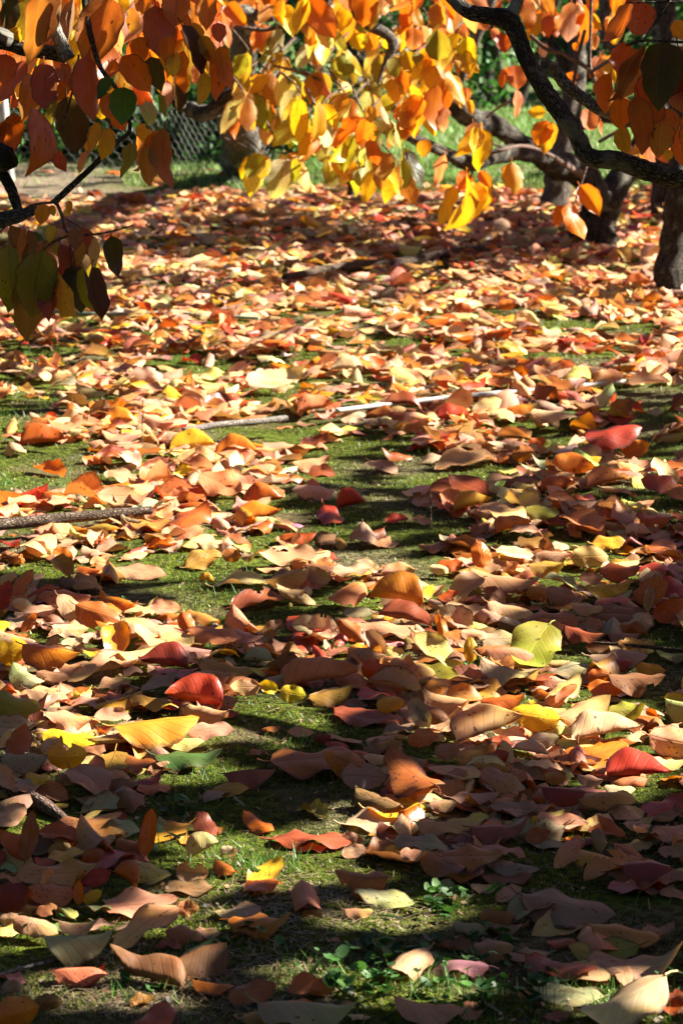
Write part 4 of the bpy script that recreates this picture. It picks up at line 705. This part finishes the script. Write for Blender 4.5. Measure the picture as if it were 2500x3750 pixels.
for x, y in [(250, 950), (320, 900), (170, 890), (50, 880), (230, 860), (120, 960)]: cluster('L', x, y, DL-.05+rnd.uniform(-.1, .2), ['darkolive', 'olive', 'bronze', 'brown', 'ochre', 'darkolive', 'redbrown'], 2, .85, 60)
for x, y in [(1560, 330), (1640, 250), (1750, 440), (1480, 380), (1690, 120), (1600, 180)]: cluster('F', x, y, 8, GO, 3)
for x in range(-20, 720, 85):
    for y in (-60, 40, 140, 230): cluster('L', x+rnd.uniform(-30, 30), y+rnd.uniform(-25, 25)-(60 if x > 500 else 0), rnd.uniform(5.6, 7.2), ['orange', 'gold', 'yellow', 'deeporange', 'orange', 'peach', 'olive'], 3, .9)
TW = MB()
CL = [(x+rnd.uniform(-30, 30), y+rnd.uniform(-20, 20)) for x in range(700, 1760, 112) for y in (-110, -20, 80, 175)]
CL += [(x+rnd.uniform(-25, 25), y+rnd.uniform(-15, 15)) for x in range(890, 1640, 95) for y in (250, 330)]
CL += [(900, 350), (990, 400), (1090, 380), (1180, 380), (1270, 400), (1200, 450), (1290, 480), (1110, 430), (960, 560), (1040, 560), (1080, 580), (930, 570), (1150, 500), (1230, 540), (1300, 560), (1350, 560), (1400, 590), (1460, 600), (1340, 420), (1420, 420), (1500, 420), (1330, 500)]
for x, y in CL:
    e = math.hypot((x-1180)/330, (y-330)/260)
    if 1600 < x and y > 60: continue
    cols = YG if e < 1.12 else (GO if e < 1.4 or y > 450 else OR)
    dd_ = D3+rnd.uniform(-.9, .7); cluster('M', x, y, dd_, cols, rnd.choice([3, 4, 5]), rnd.uniform(.85, 1.15))
    sx = rnd.choice([-1, 1]); tube(TW, [P(x+sx*rnd.uniform(50, 120), y-rnd.uniform(60, 130), dd_+.2), P(x+sx*25, y-rnd.uniform(25, 45), dd_+.05), P(x, y+5, dd_)], [.0045, .003, .002], 5, 3, .1)
tag(TW.build('twigs', MTWIG, TREES['M']['o'], origin=TREES['M']['o'].location), kind='stuff')
# right trunk -----------------------------------------------
tb = G(2474, 1092); D4 = float((tb-CAM) @ FW); tree('T', 'persimmon_tree', 'upright tree trunk cut by the right edge with one sunlit side', tb)
q = D4/FPX
branch('T', [tb-(0, 0, .06), P(2462, 1040, D4), P(2468, 950, D4), P(2482, 840, D4), P(2490, 700, D4), P(2500, 560, D4+.1), P(2540, 300, D4+.2), P(2560, -200, D4+.3), P(2580, -700, D4+.3)], [95*q, 72*q, 62*q, 56*q, 54*q, 52*q, 46*q, 40*q, 26*q], 'trunk', MBARK, 18, .14)
# far trunks -----------------------------------------------
tb = G(2030, 770); D5 = float((tb-CAM) @ FW); tree('B', 'persimmon_tree', 'brown persimmon trunk on the lawn just behind the forked tree', tb); q = D5/FPX
branch('B', [tb-(0, 0, .06), P(2032, 720, D5), P(2050, 620, D5), P(2070, 500, D5), P(2100, 350, D5), P(2110, 100, D5), P(2080, -200, D5)], [62*q, 50*q, 46*q, 44*q, 36*q, 30*q, 22*q], 'trunk', MBARKP, 14, .2)
branch('B', [P(2075, 480, D5), P(2180, 430, D5), P(2300, 420, D5), P(2460, 330, D5)], [34*q, 28*q, 24*q, 18*q], 'branch', MBARK, 12, .2)
branch('B', [P(2100, 350, D5), P(2060, 230, D5), P(2000, 100, D5), P(1990, -100, D5)], [24*q, 20*q, 18*q, 14*q], 'branch', MBARK, 12, .2)
tb = G(2440, 800); D6 = float((tb-CAM) @ FW); tree('S', 'persimmon_tree', 'shaded dark trunk far back behind the right hand leaves', tb); q = D6/FPX
branch('S', [tb-(0, 0, .06), P(2440, 600, D6), P(2435, 300, D6), P(2430, -100, D6)], [60*q, 52*q, 48*q, 44*q], 'trunk', MBARK, 14, .15)
branch('S', [P(2440, 450, D6), P(2330, 250, D6), P(2230, 150, D6), P(2215, 20, D6), P(2220, -150, D6)], [34*q, 26*q, 24*q, 22*q, 18*q], 'branch', MBARKP, 12, .15)
for x, y in [(2230, 40), (2260, -40), (2360, 330), (2150, 20), (2470, 200), (2200, 180), (2040, 30), (2360, 500), (2250, 330)]: cluster('S', x, y, 10.5, OR, 4)
for x, y in [(1840, -60), (1900, -90), (1980, -40), (1700, 180), (1650, 60), (1760, -40), (2000, 20)]: cluster('B', x, y, 10.5, OR, 4)
# canopy above the frame: unseen leaves, placed and gapped to shape the ground shade
LIT = """60 2400 130 80;560 2300 250 55;350 2340 150 40;1440 2200 110 70;1750 2090 200 50;1300 2060 280 40;2150 2050 170 60;1580 2420 130 70;1250 2365 90 50;1940 2440 130 50;2050 2630 230 80;1740 2650 130 60;2250 2670 170 60;2330 2810 140 50;2450 2730 80 70;620 2690 240 35
200 2770 150 50;120 2600 120 40;430 2430 180 55;750 3130 110 80;950 3190 120 50;1080 3080 220 30;620 3370 110 70;1300 3170 90 50;1380 2970 200 28;130 3050 90 30;350 3650 250 45;1130 3640 150 25;1560 3670 130 45;2230 3690 160 50;1350 3400 80 35;100 3440 120 30;900 2620 140 35;1020 2700 110 30;1720 2300 90 35;2060 3020 60 30;1600 3320 80 30;1300 3650 80 40;800 2180 110 25;680 2830 140 30"""
LIT = [tuple(map(float, s.split())) for s in LIT.replace('\n', ';').split(';')]; LIT = [(a, b, c*1.15, d*1.2) for a, b, c, d in LIT]
def shade(x, y):
    px, py = pix((x, y, 0)); nz = vn(x, y, 3.5, 11)
    if py < 720: d = .15
    elif py < 810: d = .22
    elif py < 1000: d = .72 if 380 < px < 2120+(py-800)*.5 else .2
    elif py < 1120: d = .35 if px < 1500 else .06
    elif py < 1500: d = .06
    elif py < 1780: d = .75 if px < 520 else (.14 if px < 1800 else .2)
    elif py < 2000: d = .62 if px < 600 else .3
    elif py < 2300: d = .55
    elif py < 2850: d = .5
    else: d = .78 if px < 1700 else .92
    if py > 1950 and -100 < px < 2600 and ell(px, py, LIT) < 1: return 0.0
    return min(1, max(0, d+(nz-.5)*2*d*(1-d)))
hx = SD[0]/SD[2]; hy = SD[1]/SD[2]
keysT = {k: np.array(v['o'].location) for k, v in TREES.items()}
ncl = 0
for i in range(8200):
    y = 2.4+13.2*rnd.random()**1.25; x = rnd.uniform(-.16*y-.5, .16*y+.5)
    if rnd.random() > shade(x, y): continue
    z = rnd.uniform(1.55, 2.9) if y < 11 else rnd.uniform(1.75, 3)
    c = np.array((x+hx*z, y+hy*z, z)); key = min((k for k in keysT if k != 'S'), key=lambda k: np.hypot(*(keysT[k][:2]-c[:2]))); ncl += 1
    for j in range(6):
        p = c+rng.normal(0, 1, 3)*(.075, .075, .05); g = (p[0]-hx*p[2], p[1]-hy*p[2]); px, py = pix((g[0], g[1], 0))
        if 1900 < py < 3900 and -300 < px < 2800 and ellm(px, py, LIT, .05): continue
        k_ = (p[2]-1.15)/SD[2]; mx_, my_ = p[0]-SD[0]*k_, p[1]-SD[1]*k_
        if 7 < my_ < 11.5 and -1.2 < mx_ < 1.6 and rnd.random() < .93: continue
        if 6 < my_ < 8 and .1 < mx_ < 1.4: continue
        if p[2] < 1.5: continue
        L = rnd.uniform(.09, .13); V, F, U = leafgeo(L, L*.6, .3, rnd.uniform(-.3, .5), 6, 2, .02, petiole=False)
        ax = np.array((rnd.gauss(0, .5), rnd.gauss(0, .5), -1.)); ax /= np.linalg.norm(ax); bb = np.cross(ax, (math.cos(j*2+i), math.sin(j*2+i), .2)); bb /= np.linalg.norm(bb)
        TREES[key]['fol'].add(V @ np.array([ax, bb, np.cross(ax, bb)])+p, F, colour(rnd.choice(OR), .1), U)
    if i % 9 == 0:
        t0 = keysT[key]; q0 = np.array((t0[0]+rnd.gauss(0, .1), t0[1]+rnd.gauss(0, .1), 1.7)); TREES[key]['anchors'].append((q0, c))
def overhead(x0, y0, x1, y1, depth, n, key):     # added leaves above the frame, shading the near sprays from the sun
    for i in range(n):
        q = P(rnd.uniform(x0, x1), rnd.uniform(y0, y1), depth+rnd.uniform(-.1, .1)); z = rnd.uniform(1.5, 2.3); c = q+np.array(SD)*((z-q[2])/SD[2])
        for j in range(4):
            p = c+rng.normal(0, .05, 3)
            if p[2] < 1.46: continue
            L = rnd.uniform(.09, .13); V, F, U = leafgeo(L, L*.6, .3, 0, 6, 2, .02, petiole=False)
            ax = np.array((rnd.gauss(0, .6), rnd.gauss(0, .6), -1.)); ax /= np.linalg.norm(ax); bb = np.cross(ax, rng.normal(0, 1, 3)); bb /= np.linalg.norm(bb)
            TREES[key]['fol'].add(V @ np.array([ax, bb, np.cross(ax, bb)])+p, F, colour(rnd.choice(OR), .1), U)
overhead(-60, 820, 460, 1220, 4.15, 30, 'R'); overhead(-60, 0, 420, 600, 4.25, 6, 'R'); overhead(2150, 0, 2560, 560, 4.6, 5, 'R')
for key, T in TREES.items():
    mbb = MB()
    for q0, c in T['anchors'][:24]:
        m_ = (q0+c)/2+np.array((0, 0, .15))
        if np.linalg.norm(q0-c) > 1.6 or min(shade(*(w_[:2]-np.array((hx, hy))*w_[2])) for w_ in (q0*.7+c*.3, m_, c)) < .4: continue
        tube(mbb, [q0, m_, c+np.array((0, 0, .04))], [.009, .006, .003], 6, 4, .15)
    if mbb.n: mbb.build('upper_branches', MBARK, T['o'], origin=keysT[key])
    lv = sorted(T['leaves'], key=lambda l: -l[5])
    for l in lv[:100]:
        mb = MB(); mb.add(l[0], l[1], l[3], l[2]); mb.build('leaf', MHANG, T['o'], origin=l[4])
    for l in lv[100:]: T['fol'].add(l[0], l[1], l[3], l[2])
    if T['fol'].n: tag(T['fol'].build('foliage', MHANG, T['o'], origin=keysT[key]), kind='stuff')  # leftover hanging leaves plus the added shade canopy
# ---------------------------------------------------------------- shrubs closing the view
def shrub(x, y, rx, h, cols, label, n=5200):
    o = empty('shrub', (x, y, 0), label, 'shrub', 'dense shrubs closing the view behind the lawn'); mb = MB()
    ctr = [(rnd.uniform(-rx, rx)*.8, rnd.uniform(-.5, .5), rnd.uniform(.15, 1)*h) for _ in range(26)]; rk = .34 if h > 1 else .17
    for i in range(n):
        c = rnd.choice(ctr); v = rng.normal(0, 1, 3); v /= np.linalg.norm(v); rr = rk*rnd.random()**.3
        p = np.array((x+c[0]+v[0]*rr, y+c[1]+v[1]*rr, max(.02, c[2]+v[2]*rr))); s = rnd.uniform(.03, .055)
        a = rng.normal(0, 1, 3); a /= np.linalg.norm(a); b = np.cross(a, v); b /= np.linalg.norm(b)+1e-6
        mb.add([p-a*s, p-b*s*.45, p+a*s, p+b*s*.45], [(0, 1, 2, 3)], tuple(np.array(rnd.choice(cols))*rnd.uniform(.6, 1.3))+(.5,))
    mb.build('foliage', MGRASS, o, origin=(x, y, 0), smooth=False)
    mt = MB()
    for k in range(5): tube(mt, [(x+rnd.gauss(0, .1), y, -.03), (x+rnd.gauss(0, rx*.4), y+rnd.gauss(0, .2), h*.5), (x+rnd.gauss(0, rx*.6), y+rnd.gauss(0, .3), h)], [.04, .03, .01], 7, 4, .15)
    mt.build('stems', MBARK, o, origin=(x, y, 0))
GD = [(.015, .05, .01), (.03, .09, .015), (.05, .14, .02)]; GB = [(.05, .18, .02), (.08, .24, .03), (.03, .10, .015)]
for i, (px, d, h, cl, lab) in enumerate([(-80, 16.2, .45, GB, 'low green bush at the left end of the wire fence'), (260, 16.6, .5, GD, 'low dark bush behind the left part of the wire fence'), (560, 16.3, .5, GB, 'low bush with sunlit tips behind the wire fence'), (800, 16.0, .5, GD, 'low dark bush where the wire fence bends'), (-150, 21.5, 1.7, GD, 'dark evergreen shrub at the far left behind the pole'), (500, 22, 1.6, GD, 'dark shrub behind the chicken wire'), (950, 23.5, 1.7, GB, 'mid green shrub behind the drooping yellow leaves'),
        (1400, 23, 1.8, GD, 'very dark shrub behind the centre of the foliage'), (1800, 20.5, 1.7, GB, 'bright green leafy shrub seen beside the crooked branch'), (2230, 22, 1.8, GD, 'dark shrub behind the trunks on the right'), (2650, 21.5, 1.8, GB, 'green shrub past the right edge trunk'), (1150, 25.5, 2.3, GD, 'tall dark shrub in the back row at centre left'), (1950, 25, 2.4, GD, 'tall dark shrub in the back row at centre right'), (350, 25.5, 2.3, GD, 'tall dark shrub in the back row at left'), (2700, 25, 2.4, GD, 'tall dark shrub in the back row at far right')]):
    x = (px-1250)/FPX*d; shrub(x, d, .75 if d < 24 else 1.1, h, cl, lab, 2600 if h < 1 else 5200)
def hedge(x0, y0, x1, y1, h, label, n=7000):  # unseen hedge added to block sky light and deepen the shade
    o = empty('added_hedge', ((x0+x1)/2, (y0+y1)/2, 0), label, 'hedge', 'unseen evergreen hedges added to cut the sky light'); mb = MB()
    V = np.zeros((n*4, 3)); C = np.zeros((n*4, 4)); k = math.hypot(x1-x0, y1-y0)
    t = rng.uniform(0, 1, n); cen = np.stack([x0+(x1-x0)*t, y0+(y1-y0)*t, h*rng.uniform(0, 1, n)*(.9+.1*np.sin(t*k*1.7))], 1)+rng.normal(0, 1, (n, 3))*(.3, .3, .05)
    a = rng.normal(0, 1, (n, 3)); a /= np.linalg.norm(a, axis=1)[:, None]; b = np.cross(a, rng.normal(0, 1, (n, 3))); b /= np.linalg.norm(b, axis=1)[:, None]
    for j, q in enumerate((a*.16, b*.08, -a*.16, -b*.08)): V[j::4] = cen+q
    C[:, :3] = np.repeat(rng.uniform(.6, 1.3, n), 4)[:, None]*np.array((.025, .06, .012))
    mb.add(V, np.arange(n*4).reshape(n, 4), C); mb.build('foliage', MGRASS, o, origin=o.location, smooth=False)
    mt = MB()
    for q in np.linspace(.05, .95, 6): tube(mt, [(x0+(x1-x0)*q, y0+(y1-y0)*q, -.05), (x0+(x1-x0)*q, y0+(y1-y0)*q, h*.8)], [.06, .03], 7, 3, .1)
    mt.build('stems', MBARK, o, origin=o.location)
hedge(-4.5, -2, -5.5, 14, 3.6, 'tall added hedge out of view on the left, blocking sky light', 12000)
hedge(-5, -3, 6, -3, 3.6, 'tall added hedge behind the viewer, blocking sky light', 9000)
hedge(7.5, -3, 8, 16, 2.6, 'lower added hedge out of view on the right, blocking sky light', 9000)
print('filler', nfill, 'canopy clusters', ncl, 'heroes', len(heroes))
